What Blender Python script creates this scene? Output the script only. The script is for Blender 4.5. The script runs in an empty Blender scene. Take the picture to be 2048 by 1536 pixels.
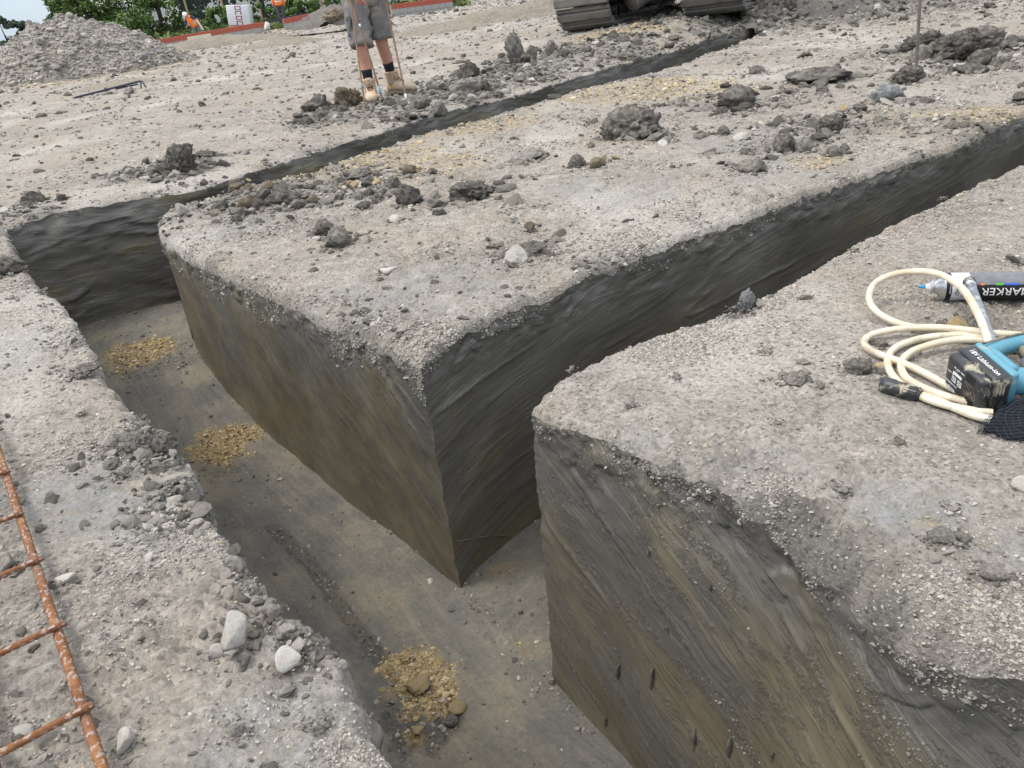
import bpy, bmesh, math, random
import numpy as np
from mathutils import Vector, Matrix, noise as mnoise

random.seed(7)
rng = np.random.default_rng(11)
SC = bpy.context.scene
COL = SC.collection

# ------------------------------------------------------------------ camera
CAM_H, PITCH, ROLL, FPX = 0.80, math.radians(27.0), math.radians(7.0), 1538.0
Fv = np.array([0, math.cos(PITCH), -math.sin(PITCH)])
R0 = np.array([1.0, 0, 0]); U0 = np.cross(R0, Fv)
Rv = math.cos(ROLL) * R0 - math.sin(ROLL) * U0
Uv = math.cos(ROLL) * U0 + math.sin(ROLL) * R0
EYE = np.array([0, 0, CAM_H])
cd = bpy.data.cameras.new('camera'); cam = bpy.data.objects.new('camera', cd); COL.objects.link(cam)
cd.sensor_width = 36; cd.lens = 36 * FPX / 2048; cd.clip_start = 0.02; cd.clip_end = 1500
cam.matrix_world = Matrix(((Rv[0], Uv[0], -Fv[0], EYE[0]), (Rv[1], Uv[1], -Fv[1], EYE[1]), (Rv[2], Uv[2], -Fv[2], EYE[2]), (0, 0, 0, 1)))
SC.camera = cam

# ------------------------------------------------------------------ world, sun, exposure
SUN_DIR = Vector((-0.62, -0.05, 1.0)).normalized()
w = bpy.data.worlds.new('World'); SC.world = w; w.use_nodes = True
nt = w.node_tree; nt.nodes.clear()
def nn(nt, t, **k):
    n = nt.nodes.new(t)
    for a, b in k.items(): setattr(n, a, b)
    return n
sky = nn(nt, 'ShaderNodeTexSky', sky_type='NISHITA'); sky.sun_disc = False
sky.sun_elevation = math.asin(SUN_DIR.z); sky.sun_rotation = math.atan2(SUN_DIR.x, SUN_DIR.y)
sky.air_density = 1.0; sky.dust_density = 1.5
tc = nn(nt, 'ShaderNodeTexCoord')
mp = nn(nt, 'ShaderNodeMapping'); mp.inputs['Scale'].default_value = (1.0, 1.0, 2.6)
cn = nn(nt, 'ShaderNodeTexNoise'); cn.inputs['Scale'].default_value = 2.3; cn.inputs['Detail'].default_value = 7; cn.inputs['Roughness'].default_value = .55
cr = nn(nt, 'ShaderNodeValToRGB'); cr.color_ramp.elements[0].position = .30; cr.color_ramp.elements[1].position = .62
cr.color_ramp.elements[0].color = (.30, .30, .30, 1); cr.color_ramp.elements[1].color = (1, 1, 1, 1)
mx = nn(nt, 'ShaderNodeMix', data_type='RGBA')
sx = nn(nt, 'ShaderNodeSeparateXYZ'); el = nn(nt, 'ShaderNodeValToRGB')          # overcast sky: horizon about a third of the zenith
el.color_ramp.elements[0].position = 0; el.color_ramp.elements[0].color = (.26, .315, .375, 1)
el.color_ramp.elements[1].position = 1; el.color_ramp.elements[1].color = (1, .985, .965, 1)
vm = nn(nt, 'ShaderNodeVectorMath', operation='SCALE'); vm.inputs['Scale'].default_value = 9.2
bg = nn(nt, 'ShaderNodeBackground'); bg.inputs['Strength'].default_value = 0.12
ow = nn(nt, 'ShaderNodeOutputWorld')
L = nt.links.new
L(tc.outputs['Generated'], mp.inputs['Vector']); L(mp.outputs[0], cn.inputs['Vector']); L(cn.outputs[0], cr.inputs[0])
L(tc.outputs['Generated'], sx.inputs[0]); L(sx.outputs[2], el.inputs[0]); L(el.outputs[0], vm.inputs[0]); L(vm.outputs[0], mx.inputs[7]); L(cr.outputs[0], mx.inputs[0]); L(sky.outputs[0], mx.inputs[6]); L(mx.outputs[2], bg.inputs[0]); L(bg.outputs[0], ow.inputs[0])
sd = bpy.data.lights.new('sun', 'SUN'); sd.energy = 1.1; sd.angle = math.radians(18); sd.color = (1, .96, .90)
so = bpy.data.objects.new('sun', sd); COL.objects.link(so); so.rotation_euler = SUN_DIR.to_track_quat('Z', 'Y').to_euler()
VS = SC.view_settings
SC.display_settings.display_device = 'sRGB'
VS.view_transform = 'Standard'; VS.look = 'None'; VS.gamma = 1; VS.exposure = 1.05; VS.use_curve_mapping = False

# ------------------------------------------------------------------ helpers: rays and noise
def ray(px, py): return Fv * FPX + Rv * (px - 1024) - Uv * (py - 768)
def G(px, py, z=0.0):
    d = ray(px, py); return EYE + d * ((z - CAM_H) / d[2])
def AT(px, py, Y):
    d = ray(px, py); return EYE + d * (Y / d[1])

def hsh(ix, iy, s):
    with np.errstate(over='ignore'):
        h = (ix.astype(np.int64).astype(np.uint32) * np.uint32(374761393)) ^ (iy.astype(np.int64).astype(np.uint32) * np.uint32(668265263)) ^ np.uint32((s * 2246822519) & 0xffffffff)
        h = (h ^ (h >> np.uint32(13))) * np.uint32(1274126177)
        h = (h ^ (h >> np.uint32(15))) * np.uint32(2246822519)
        h = h ^ (h >> np.uint32(16))
    return h.astype(np.float64) / 4294967295.0
def perlin(x, y, s=0):
    x0 = np.floor(x); y0 = np.floor(y); fx = x - x0; fy = y - y0
    u = fx * fx * fx * (fx * (fx * 6 - 15) + 10); v = fy * fy * fy * (fy * (fy * 6 - 15) + 10)
    def g(i, j):
        a = hsh(x0 + i, y0 + j, s) * 2 * np.pi
        return np.cos(a) * (fx - i) + np.sin(a) * (fy - j)
    a = g(0, 0) * (1 - u) + g(1, 0) * u; b = g(0, 1) * (1 - u) + g(1, 1) * u
    return (a * (1 - v) + b * v) * 1.41
def fbm(x, y, s=0, o=4, gain=.5):
    r = 0; a = 1; t = 0
    for k in range(o):
        r = r + a * perlin(x, y, s + k * 17); t += a; a *= gain; x = x * 2.03 + 5.3; y = y * 2.03 - 1.7
    return r / t
def worley(x, y, s=0):
    x0 = np.floor(x); y0 = np.floor(y)
    f1 = np.full(x.shape, 9.0); rid = np.zeros(x.shape)
    for i in (-1, 0, 1):
        for j in (-1, 0, 1):
            cx = x0 + i; cy = y0 + j
            px = cx + hsh(cx, cy, s); py = cy + hsh(cx, cy, s + 1)
            d = np.hypot(px - x, py - y); m = d < f1
            f1 = np.where(m, d, f1); rid = np.where(m, hsh(cx, cy, s + 2), rid)
    return f1, rid
def sst(a, b, x):
    t = np.clip((x - a) / (b - a), 0, 1); return t * t * (3 - 2 * t)

# ------------------------------------------------------------------ helpers: objects
def tag(o, label=None, cat=None, group=None, kind=None):
    if label: o['label'] = label
    if cat: o['category'] = cat
    if group: o['group'] = group
    if kind: o['kind'] = kind
    return o
def link(name, me, mat=None, parent=None, loc=None, rot=None, scale=None):
    o = bpy.data.objects.new(name, me); COL.objects.link(o)
    if mat is not None and me is not None and len(me.materials) == 0: me.materials.append(mat)
    if parent is not None: o.parent = parent
    if loc is not None: o.location = loc
    if rot is not None: o.rotation_euler = rot
    if scale is not None: o.scale = scale
    return o
def empty(name, loc=(0, 0, 0), rot=(0, 0, 0)):
    o = bpy.data.objects.new(name, None); COL.objects.link(o); o.location = loc; o.rotation_euler = rot; o.empty_display_size = .05
    return o
def smooth(me):
    me.polygons.foreach_set('use_smooth', np.ones(len(me.polygons), dtype=bool)); return me
def mesh_from(name, V, F, smo=True):
    me = bpy.data.meshes.new(name); me.from_pydata([tuple(v) for v in V], [], [tuple(f) for f in F]); me.update()
    if smo: smooth(me)
    return me
def grid_mesh(name, P, attrs=None, uv=None, flip=False):
    n, m = P.shape[:2]
    me = bpy.data.meshes.new(name)
    me.vertices.add(n * m); me.vertices.foreach_set('co', P.reshape(-1, 3).astype(np.float32).ravel())
    idx = np.arange(n * m).reshape(n, m)
    q = np.stack([idx[:-1, :-1], idx[1:, :-1], idx[1:, 1:], idx[:-1, 1:]], -1).reshape(-1, 4)
    if flip: q = q[:, ::-1]
    k = len(q)
    me.loops.add(k * 4); me.loops.foreach_set('vertex_index', q.astype(np.int32).ravel())
    me.polygons.add(k); me.polygons.foreach_set('loop_start', np.arange(0, k * 4, 4, dtype=np.int32))
    me.update(calc_edges=True)
    smooth(me)
    if attrs:
        for a, val in attrs.items():
            at = me.attributes.new(a, 'FLOAT', 'POINT'); at.data.foreach_set('value', val.astype(np.float32).ravel())
    if uv is not None:
        l = me.uv_layers.new(name='UVMap'); l.data.foreach_set('uv', uv.reshape(-1, 2)[q.ravel()].astype(np.float32).ravel())
    return me
class MB:
    """collects primitives into one mesh"""
    def __init__(s): s.b = bmesh.new()
    def box(s, size, loc=(0, 0, 0), rot=None, bev=0):
        M = Matrix.Translation(Vector(loc)) @ (rot.to_4x4() if rot is not None else Matrix()) @ Matrix.Diagonal((size[0], size[1], size[2], 1))
        r = bmesh.ops.create_cube(s.b, size=1, matrix=M)
        if bev:
            es = list({e for v in r['verts'] for e in v.link_edges})
            bmesh.ops.bevel(s.b, geom=es, offset=bev, segments=2, affect='EDGES', profile=.5)
        return s
    def tube(s, pts, r, n=8, cap=True, closed=False):
        pts = [Vector(p) for p in pts]
        rr = r if hasattr(r, '__len__') else [r] * len(pts)
        rings = []; up = None
        for i, p in enumerate(pts):
            a = pts[max(i - 1, 0)]; b = pts[min(i + 1, len(pts) - 1)]
            t = (b - a).normalized()
            if up is None:
                up = Vector((0, 0, 1)) if abs(t.z) < .9 else Vector((1, 0, 0))
            x = (up - t * up.dot(t)).normalized(); up = x
            y = t.cross(x)
            rings.append([s.b.verts.new(p + (x * math.cos(k * 2 * math.pi / n) + y * math.sin(k * 2 * math.pi / n)) * rr[i]) for k in range(n)])
        for i in range(len(rings) - 1):
            for k in range(n): s.b.faces.new((rings[i][k], rings[i][(k + 1) % n], rings[i + 1][(k + 1) % n], rings[i + 1][k]))
        if cap:
            s.b.faces.new(rings[0][::-1]); s.b.faces.new(rings[-1])
        return s
    def loft(s, rings, cap=True):
        R = [[s.b.verts.new(p) for p in r] for r in rings]; n = len(R[0])
        for i in range(len(R) - 1):
            for k in range(n): s.b.faces.new((R[i][k], R[i][(k + 1) % n], R[i + 1][(k + 1) % n], R[i + 1][k]))
        if cap: s.b.faces.new(R[0][::-1]); s.b.faces.new(R[-1])
        return s
    def mesh(s, name, smo=False):
        bmesh.ops.recalc_face_normals(s.b, faces=s.b.faces)
        me = bpy.data.meshes.new(name); s.b.to_mesh(me); s.b.free()
        if smo: smooth(me)
        return me
    def obj(s, name, mat=None, parent=None, smo=False, **k): return link(name, s.mesh(name, smo), mat, parent, **k)
def catmull(P, n):
    P = [np.array(p, float) for p in P]; Q = [2 * P[0] - P[1]] + P + [2 * P[-1] - P[-2]]; out = []
    for i in range(1, len(Q) - 2):
        for k in range(n):
            t = k / n; a, b, c, d = Q[i - 1], Q[i], Q[i + 1], Q[i + 2]
            out.append(.5 * ((2 * b) + (-a + c) * t + (2 * a - 5 * b + 4 * c - d) * t * t + (-a + 3 * b - 3 * c + d) * t ** 3))
    out.append(P[-1]); return out

# ------------------------------------------------------------------ helpers: materials
def newmat(name):
    m = bpy.data.materials.new(name); m.use_nodes = True; nt = m.node_tree; nt.nodes.clear()
    b = nn(nt, 'ShaderNodeBsdfPrincipled'); o = nn(nt, 'ShaderNodeOutputMaterial'); nt.links.new(b.outputs[0], o.inputs[0])
    b.inputs['Roughness'].default_value = .85; b.inputs['Specular IOR Level'].default_value = .3
    return m, nt, b
def c4(c): return (c[0], c[1], c[2], 1)
def noise_n(nt, vec, scale, detail=4, rough=.55, dist=0, dims='3D'):
    n = nn(nt, 'ShaderNodeTexNoise', noise_dimensions=dims); n.inputs['Scale'].default_value = scale; n.inputs['Detail'].default_value = detail
    n.inputs['Roughness'].default_value = rough; n.inputs['Distortion'].default_value = dist
    if vec is not None: nt.links.new(vec, n.inputs['Vector'])
    return n.outputs[0]
def ramp(nt, fac, stops):
    r = nn(nt, 'ShaderNodeValToRGB'); e = r.color_ramp.elements
    while len(e) < len(stops): e.new(.5)
    for i, (p, c) in enumerate(stops): e[i].position = p; e[i].color = c4(c) if hasattr(c, '__len__') else (c, c, c, 1)
    nt.links.new(fac, r.inputs[0]); return r.outputs[0]
def mix(nt, f, a, b, blend='MIX'):
    m = nn(nt, 'ShaderNodeMix', data_type='RGBA', blend_type=blend)
    for s, v in ((0, f), (6, a), (7, b)):
        if isinstance(v, bpy.types.NodeSocket): nt.links.new(v, m.inputs[s])
        elif hasattr(v, '__len__'): m.inputs[s].default_value = c4(v)
        else: m.inputs[s].default_value = v
    return m.outputs[2]
def mth(nt, op, a, b=0, clamp=False):
    m = nn(nt, 'ShaderNodeMath', operation=op); m.use_clamp = clamp
    for s, v in ((0, a), (1, b)):
        if isinstance(v, bpy.types.NodeSocket): nt.links.new(v, m.inputs[s])
        else: m.inputs[s].default_value = v
    return m.outputs[0]
def attr(nt, name, typ='GEOMETRY'):
    a = nn(nt, 'ShaderNodeAttribute', attribute_name=name, attribute_type=typ); return a.outputs['Fac']
def bump(nt, b, h, strength=.5, dist=.01, prev=None):
    n = nn(nt, 'ShaderNodeBump'); n.inputs['Strength'].default_value = strength; n.inputs['Distance'].default_value = dist
    nt.links.new(h, n.inputs['Height'])
    if prev is not None: nt.links.new(prev, n.inputs['Normal'])
    nt.links.new(n.outputs[0], b.inputs['Normal']); return n.outputs[0]
def mapping(nt, vec, scale=(1, 1, 1), rot=(0, 0, 0)):
    m = nn(nt, 'ShaderNodeMapping'); m.inputs['Scale'].default_value = scale; m.inputs['Rotation'].default_value = rot
    nt.links.new(vec, m.inputs['Vector']); return m.outputs[0]

def plain(name, col, rough=.8, metal=0, var=.25, scale=12, bumpd=0, dirt=None, dirt_amt=.5, dscale=9, spec=.3):
    """painted / coated thing with mottled tone, optional mud or rust in patches"""
    m, nt, b = newmat(name)
    t = nn(nt, 'ShaderNodeTexCoord'); v = t.outputs['Object']
    n = noise_n(nt, v, scale, 6)
    c = mix(nt, n, tuple(x * (1 - var) for x in col), tuple(min(1, x * (1 + var)) for x in col))
    b.inputs['Roughness'].default_value = rough; b.inputs['Metallic'].default_value = metal; b.inputs['Specular IOR Level'].default_value = spec
    if dirt is not None:
        d = ramp(nt, noise_n(nt, v, dscale, 8, .62, .4), [(.62 - dirt_amt * .35, 0), (.70 - dirt_amt * .3, 1)])
        c = mix(nt, d, c, dirt)
        nt.links.new(mix(nt, d, (rough,) * 3, (.95,) * 3), b.inputs['Roughness'])
    nt.links.new(c, b.inputs['Base Color'])
    if bumpd: bump(nt, b, noise_n(nt, v, scale * 6, 5), .6, bumpd)
    return m

PALE = (.40, .36, .315); MID = (.285, .255, .225); GREY = (.185, .178, .168); BLUE = (.225, .235, .24); TAN = (.43, .33, .19)

def mat_dry():
    m, nt, b = newmat('dry_clay')
    g = nn(nt, 'ShaderNodeNewGeometry'); p = g.outputs['Position']
    n1 = noise_n(nt, p, 2.2, 6, .6); n2 = noise_n(nt, p, 17, 8, .65); n3 = noise_n(nt, p, 90, 6, .7)
    c = ramp(nt, n1, [(.32, (.205, .184, .16)), (.5, (.318, .288, .25)), (.66, (.425, .393, .35))])
    c2 = ramp(nt, n2, [(.28, (.16, .147, .131)), (.48, (.305, .28, .25)), (.66, (.455, .425, .385))])
    c = mix(nt, .55, c, c2)
    c = mix(nt, mth(nt, 'MULTIPLY', ramp(nt, noise_n(nt, p, 1.3, 5, .6), [(.46, 0), (.64, 1)]), .45), c, (.355, .30, .235))
    c = mix(nt, mth(nt, 'MULTIPLY', attr(nt, 'dust'), .75), c, (.48, .452, .415))
    c = mix(nt, mth(nt, 'MULTIPLY', attr(nt, 'dark'), .8), c, (.15, .143, .133))
    s = mth(nt, 'MULTIPLY', attr(nt, 'smear'), ramp(nt, noise_n(nt, mapping(nt, p, (1, 1.7, 1)), 9, 8, .7), [(.42, .1), (.56, .75)]))
    c = mix(nt, s, c, mix(nt, n2, (.20, .208, .212), (.36, .365, .37)))
    y = attr(nt, 'yellow')
    yb = ramp(nt, noise_n(nt, p, 34, 7, .7), [(.36, 0), (.56, 1)])
    c = mix(nt, mth(nt, 'MULTIPLY', mth(nt, 'MULTIPLY', y, yb), .75), c, mix(nt, n3, (.30, .215, .105), (.50, .395, .23)))
    # grain: individual coloured specks
    vo = nn(nt, 'ShaderNodeTexVoronoi'); vo.inputs['Scale'].default_value = 130; nt.links.new(p, vo.inputs['Vector'])
    hs = nn(nt, 'ShaderNodeSeparateColor'); nt.links.new(vo.outputs['Color'], hs.inputs[0])
    gr = ramp(nt, hs.outputs[0], [(0, (.45, .44, .43)), (.25, (.9, .9, .9)), (.8, (1.04, 1.03, 1.02)), (1, (1.30, 1.28, 1.25))])
    inv = mth(nt, 'SUBTRACT', .75, mth(nt, 'MULTIPLY', attr(nt, 'smear'), .6))
    c = mix(nt, inv, c, mix(nt, 1.0, c, gr, 'MULTIPLY'))
    c = mix(nt, .45, c, mix(nt, 1.0, c, ramp(nt, n3, [(.25, .35), (.5, .95), (.75, 1.45)]), 'MULTIPLY'))
    nt.links.new(c, b.inputs['Base Color'])
    b.inputs['Roughness'].default_value = .93; b.inputs['Specular IOR Level'].default_value = .15
    vd = nn(nt, 'ShaderNodeTexVoronoi'); vd.inputs['Scale'].default_value = 130; nt.links.new(p, vd.inputs['Vector'])
    h = mth(nt, 'ADD', mth(nt, 'MULTIPLY', vd.outputs['Distance'], -.5), mth(nt, 'MULTIPLY', n3, 1.3))
    h2 = noise_n(nt, p, 300, 4, .6)
    k = bump(nt, b, h, .8, .008); bump(nt, b, h2, .5, .003, k)
    return m

def mat_wall(name, ang, stretch=14, brown=.5, crust=.06, warp=.35, crumb=.3, bs=.7):
    """cut clay face: uv.x metres along, uv.y metres below the lip; bucket smears run along the given angle"""
    m, nt, b = newmat(name)
    t = nn(nt, 'ShaderNodeTexCoord'); uv = t.outputs['UV']
    g = nn(nt, 'ShaderNodeNewGeometry'); p = g.outputs['Position']
    wn = nn(nt, 'ShaderNodeTexNoise'); wn.inputs['Scale'].default_value = .9; wn.inputs['Detail'].default_value = 2; nt.links.new(uv, wn.inputs['Vector'])
    sub = nn(nt, 'ShaderNodeVectorMath', operation='SUBTRACT'); nt.links.new(wn.outputs['Color'], sub.inputs[0]); sub.inputs[1].default_value = (.5, .5, .5)
    sc = nn(nt, 'ShaderNodeVectorMath', operation='SCALE'); nt.links.new(sub.outputs[0], sc.inputs[0]); sc.inputs['Scale'].default_value = warp
    ad = nn(nt, 'ShaderNodeVectorMath', operation='ADD'); nt.links.new(uv, ad.inputs[0]); nt.links.new(sc.outputs[0], ad.inputs[1])
    r = mapping(nt, ad.outputs[0], rot=(0, 0, -ang))
    s1 = noise_n(nt, mapping(nt, r, (1.0, stretch * .30, 1)), 1.7, 5, .55)
    s2 = noise_n(nt, mapping(nt, r, (.30, stretch * .9, 1)), 4.5, 9, .68)
    s3 = noise_n(nt, mapping(nt, r, (.35, stretch * 3.2, 1)), 9, 6, .62)
    rg = ramp(nt, noise_n(nt, mapping(nt, r, (.5, stretch * .45, 1)), 3.0, 4, .5), [(.478, 0), (.497, 1), (.503, 1), (.535, 0)])
    patch = noise_n(nt, mapping(nt, r, (1, 2.2, 1)), 1.6, 6, .6)
    cb = ramp(nt, patch, [(.32, (.078, .066, .044)), (.5, (.122, .105, .070)), (.66, (.175, .152, .102))])
    cg = ramp(nt, patch, [(.32, (.076, .072, .062)), (.5, (.112, .106, .093)), (.66, (.16, .153, .138))])
    sp0 = nn(nt, 'ShaderNodeSeparateXYZ'); nt.links.new(uv, sp0.inputs[0])           # greyer clay above, browner below
    f = ramp(nt, mth(nt, 'ADD', mth(nt, 'ADD', mth(nt, 'MULTIPLY', s1, .6), mth(nt, 'MULTIPLY', patch, .4)), mth(nt, 'MULTIPLY', mth(nt, 'SUBTRACT', sp0.outputs[1], .36), .22)), [(.56 - brown * .22, 0), (.66 - brown * .22, 1)])
    c = mix(nt, f, cg, cb)
    c = mix(nt, ramp(nt, s1, [(.57, 0), (.70, .28)]), c, (.19, .168, .118))
    c = mix(nt, .8, c, mix(nt, 1., c, ramp(nt, s2, [(.28, .84), (.5, 1.0), (.72, 1.16)]), 'MULTIPLY'))
    c = mix(nt, ramp(nt, s3, [(.58, 0), (.74, .17)]), c, (.23, .21, .178))
    c = mix(nt, ramp(nt, s3, [(.30, .22), (.42, 0)]), c, (.05, .046, .04))
    c = mix(nt, mth(nt, 'MULTIPLY', rg, .12), c, (.24, .22, .18))
    # crumbs dried on the face
    cm = ramp(nt, noise_n(nt, mapping(nt, r, (1.5, 5, 1)), 5, 7, .7), [(.66 - crumb * .25, 0), (.74 - crumb * .2, 1)])
    fine = noise_n(nt, p, 95, 6, .7)
    cm = mth(nt, 'MULTIPLY', cm, ramp(nt, fine, [(.44, 0), (.56, 1)]))
    c = mix(nt, mth(nt, 'MULTIPLY', cm, .55), c, (.25, .23, .2))
    # pale dried crust under the lip
    sp = nn(nt, 'ShaderNodeSeparateXYZ'); nt.links.new(uv, sp.inputs[0])
    cv = mth(nt, 'ADD', sp.outputs[1], mth(nt, 'MULTIPLY', mth(nt, 'SUBTRACT', noise_n(nt, uv, 8, 9, .72), .5), .26))
    cf = ramp(nt, mth(nt, 'DIVIDE', cv, max(crust, .001) * 2), [(.46, 1), (.60, 0)])
    dry = ramp(nt, noise_n(nt, p, 24, 8, .68), [(.3, (.17, .155, .138)), (.5, (.30, .272, .24)), (.68, (.40, .365, .325))])
    c = mix(nt, cf, c, dry)
    nt.links.new(c, b.inputs['Base Color'])
    nt.links.new(mix(nt, cf, ramp(nt, s2, [(.3, .34), (.7, .54)]), (.95, .95, .95)), b.inputs['Roughness'])
    b.inputs['Specular IOR Level'].default_value = .42
    k = bump(nt, b, mth(nt, 'ADD', mth(nt, 'MULTIPLY', s2, .35), mth(nt, 'MULTIPLY', s1, 1.0)), bs * .45, .03)
    k = bump(nt, b, s3, .22, .003, k); k = bump(nt, b, mth(nt, 'ADD', mth(nt, 'MULTIPLY', rg, .6), mth(nt, 'MULTIPLY', s2, .3)), .25, .010, k)
    k = bump(nt, b, mth(nt, 'MULTIPLY', mth(nt, 'MAXIMUM', cm, cf), fine), .8, .014, k)
    return m

def mat_floor():
    m, nt, b = newmat('trench_floor_clay')
    g = nn(nt, 'ShaderNodeNewGeometry'); p = g.outputs['Position']
    t = nn(nt, 'ShaderNodeTexCoord')
    r = mapping(nt, t.outputs['UV'], (1.0, 7, 1))
    n1 = noise_n(nt, p, 3.4, 7, .62); n2 = noise_n(nt, r, 5, 8, .65); n3 = noise_n(nt, p, 75, 6, .7)
    c = ramp(nt, n1, [(.38, (.105, .103, .097)), (.5, (.158, .148, .122)), (.61, (.235, .205, .145))])
    c = mix(nt, .36, c, ramp(nt, n2, [(.3, (.085, .082, .076)), (.5, (.15, .139, .119)), (.7, (.24, .212, .165))]))
    c = mix(nt, .5, c, mix(nt, 1.0, c, ramp(nt, n3, [(.25, .55), (.5, 1), (.72, 1.5)]), 'MULTIPLY'))
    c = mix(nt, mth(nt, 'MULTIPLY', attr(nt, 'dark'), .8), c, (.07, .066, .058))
    y = mth(nt, 'MULTIPLY', attr(nt, 'yellow'), ramp(nt, noise_n(nt, p, 30, 7, .7), [(.34, 0), (.52, 1)]))
    c = mix(nt, y, c, mix(nt, n3, (.24, .165, .08), (.44, .34, .185)))
    nt.links.new(c, b.inputs['Base Color']); b.inputs['Roughness'].default_value = .8; b.inputs['Specular IOR Level'].default_value = .25
    k = bump(nt, b, n2, .5, .014); bump(nt, b, n3, .7, .007, k)
    return m

def mat_clod(name, a, bcol, d, dscale=9, inst=None):
    """clay lump: damp body colour, dusty dry patches, wear"""
    m, nt, b = newmat(name)
    t = nn(nt, 'ShaderNodeTexCoord'); v = t.outputs['Object']
    oi = nn(nt, 'ShaderNodeObjectInfo')
    n = noise_n(nt, v, 3.2, 7, .65); n2 = noise_n(nt, v, 14, 6, .7)
    c = ramp(nt, n, [(.32, a), (.66, bcol)])
    f = ramp(nt, noise_n(nt, v, dscale * .35, 8, .68), [(.46, 0), (.60, 1)])
    c = mix(nt, mth(nt, 'MULTIPLY', f, .7), c, d)
    c = mix(nt, .5, c, mix(nt, 1.0, c, ramp(nt, n2, [(.28, .5), (.5, 1), (.72, 1.5)]), 'MULTIPLY'))
    c = mix(nt, 1.0, c, ramp(nt, oi.outputs['Random'], [(0, .75), (1, 1.25)]), 'MULTIPLY')
    nt.links.new(c, b.inputs['Base Color']); b.inputs['Roughness'].default_value = .9; b.inputs['Specular IOR Level'].default_value = .2
    bump(nt, b, mth(nt, 'ADD', n2, noise_n(nt, v, 45, 5, .6)), .6, .035)
    return m
def mat_gravel(name, stops, rough=.93):
    m, nt, b = newmat(name)
    t = nn(nt, 'ShaderNodeTexCoord')
    a = attr(nt, 'tone', 'INSTANCER')
    c = ramp(nt, a, stops)
    n = noise_n(nt, t.outputs['Object'], 2.2, 5, .7)
    c = mix(nt, .7, c, mix(nt, 1.0, c, ramp(nt, n, [(.3, .6), (.5, 1), (.7, 1.35)]), 'MULTIPLY'))
    nt.links.new(c, b.inputs['Base Color']); b.inputs['Roughness'].default_value = rough; b.inputs['Specular IOR Level'].default_value = .15
    return m

M_DRY = mat_dry()
M_FLOOR = mat_floor()
M_WCA = mat_wall('cut_clay_brown', math.radians(-42), 10, .62, .06, .06, .25)
M_WCC = mat_wall('cut_clay_dark', math.radians(-9), 12, .30, .022, .05, .2, .6)
M_WRA = mat_wall('cut_clay_streaked', math.radians(33), 9, .46, .022, .07, .6, .9)
M_WB = mat_wall('cut_clay_blue_grey', math.radians(5), 7, .28, .004, .25, .2)
M_CLOD = mat_clod('damp_clay_lump', (.12, .111, .099), (.21, .193, .17), (.33, .302, .264))
M_CLODDK = mat_clod('dark_clay_lump', (.078, .072, .064), (.148, .136, .119), (.28, .256, .222))
M_CLODLT = mat_clod('dry_clay_lump', (.19, .175, .155), (.34, .31, .275), (.45, .42, .38))
M_CLODBR = mat_clod('brown_clay_lump', (.15, .118, .078), (.27, .22, .15), (.20, .183, .16))
M_STONEY = mat_clod('yellow_stone', (.40, .29, .13), (.58, .45, .26), (.50, .44, .34))
M_STONEW = mat_clod('pale_stone', (.52, .485, .435), (.70, .665, .61), (.42, .39, .35))
M_SLATE = mat_clod('blue_grey_clay_slab', (.15, .16, .165), (.26, .27, .275), (.38, .37, .36))
M_GRAVEL = mat_gravel('loose_crumb', [(0, (.155, .143, .13)), (.22, (.24, .221, .198)), (.6, (.325, .30, .268)), (.88, (.395, .366, .328)), (.96, (.47, .44, .395)), (1, (.44, .36, .24))])
M_YGRAV = mat_gravel('yellow_crumb', [(0, (.22, .18, .125)), (.4, (.33, .27, .175)), (.8, (.46, .375, .235)), (1, (.56, .49, .37))])
M_OGRAV = mat_gravel('ochre_crumb', [(0, (.20, .145, .075)), (.5, (.35, .265, .14)), (.88, (.47, .37, .215)), (1, (.46, .40, .30))])
M_DGRAV = mat_gravel('dark_crumb', [(0, (.08, .074, .065)), (.5, (.16, .148, .13)), (.9, (.26, .24, .212)), (1, (.42, .40, .36))])

# ------------------------------------------------------------------ trench lips (ground-plan polylines, metres)
LFT = [(.42, -.32), (.10, .20), (-.17, .59), (-.21, .66), (-.25, .72), (-.30, .81), (-.36, .88), (-.44, .96), (-.51, 1.07), (-.57, 1.17), (-.64, 1.32), (-.70, 1.42), (-.81, 1.57), (-.89, 1.66), (-.97, 1.77), (-1.10, 1.95), (-1.18, 2.08), (-1.35, 2.32), (-1.52, 2.60), (-1.71, 2.87), (-1.95, 3.17), (-2.21, 3.57), (-2.50, 4.05)]
JOIN = [(3.78, 10.95), (8, 15.5), (25, 33.5)]
BFAR = [(-2.50, 4.05), (-2.35, 4.24), (-2.11, 4.36), (-1.92, 4.46), (-1.71, 4.50), (-1.55, 4.56), (-1.48, 4.70), (-1.34, 4.93), (-1.13, 5.25), (-.92, 5.50), (-.70, 5.74), (-.50, 6.10), (-.32, 6.38), (.18, 6.90), (.59, 7.28), (1.20, 8.10), (1.92, 8.83), (2.47, 9.48), (2.87, 10.05), (3.45, 10.75)] + JOIN
BNEAR = [(-1.62, 3.78), (-1.66, 4.05), (-1.52, 4.20), (-1.37, 4.37), (-1.18, 4.47), (-1.07, 4.60), (-.90, 4.84), (-.70, 5.08), (-.46, 5.40), (-.24, 5.58), (.03, 5.92), (.40, 6.36), (1.04, 7.03), (1.60, 7.55), (1.90, 7.78), (2.15, 8.15), (2.62, 8.80), (2.80, 9.02), (3.26, 9.60), (3.55, 10.12)] + JOIN
CENA = [(-.23, 1.81), (-.31, 1.92), (-.45, 2.10), (-.61, 2.30), (-.83, 2.60), (-1.08, 2.92), (-1.37, 3.32), (-1.55, 3.60), (-1.62, 3.78)]
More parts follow.
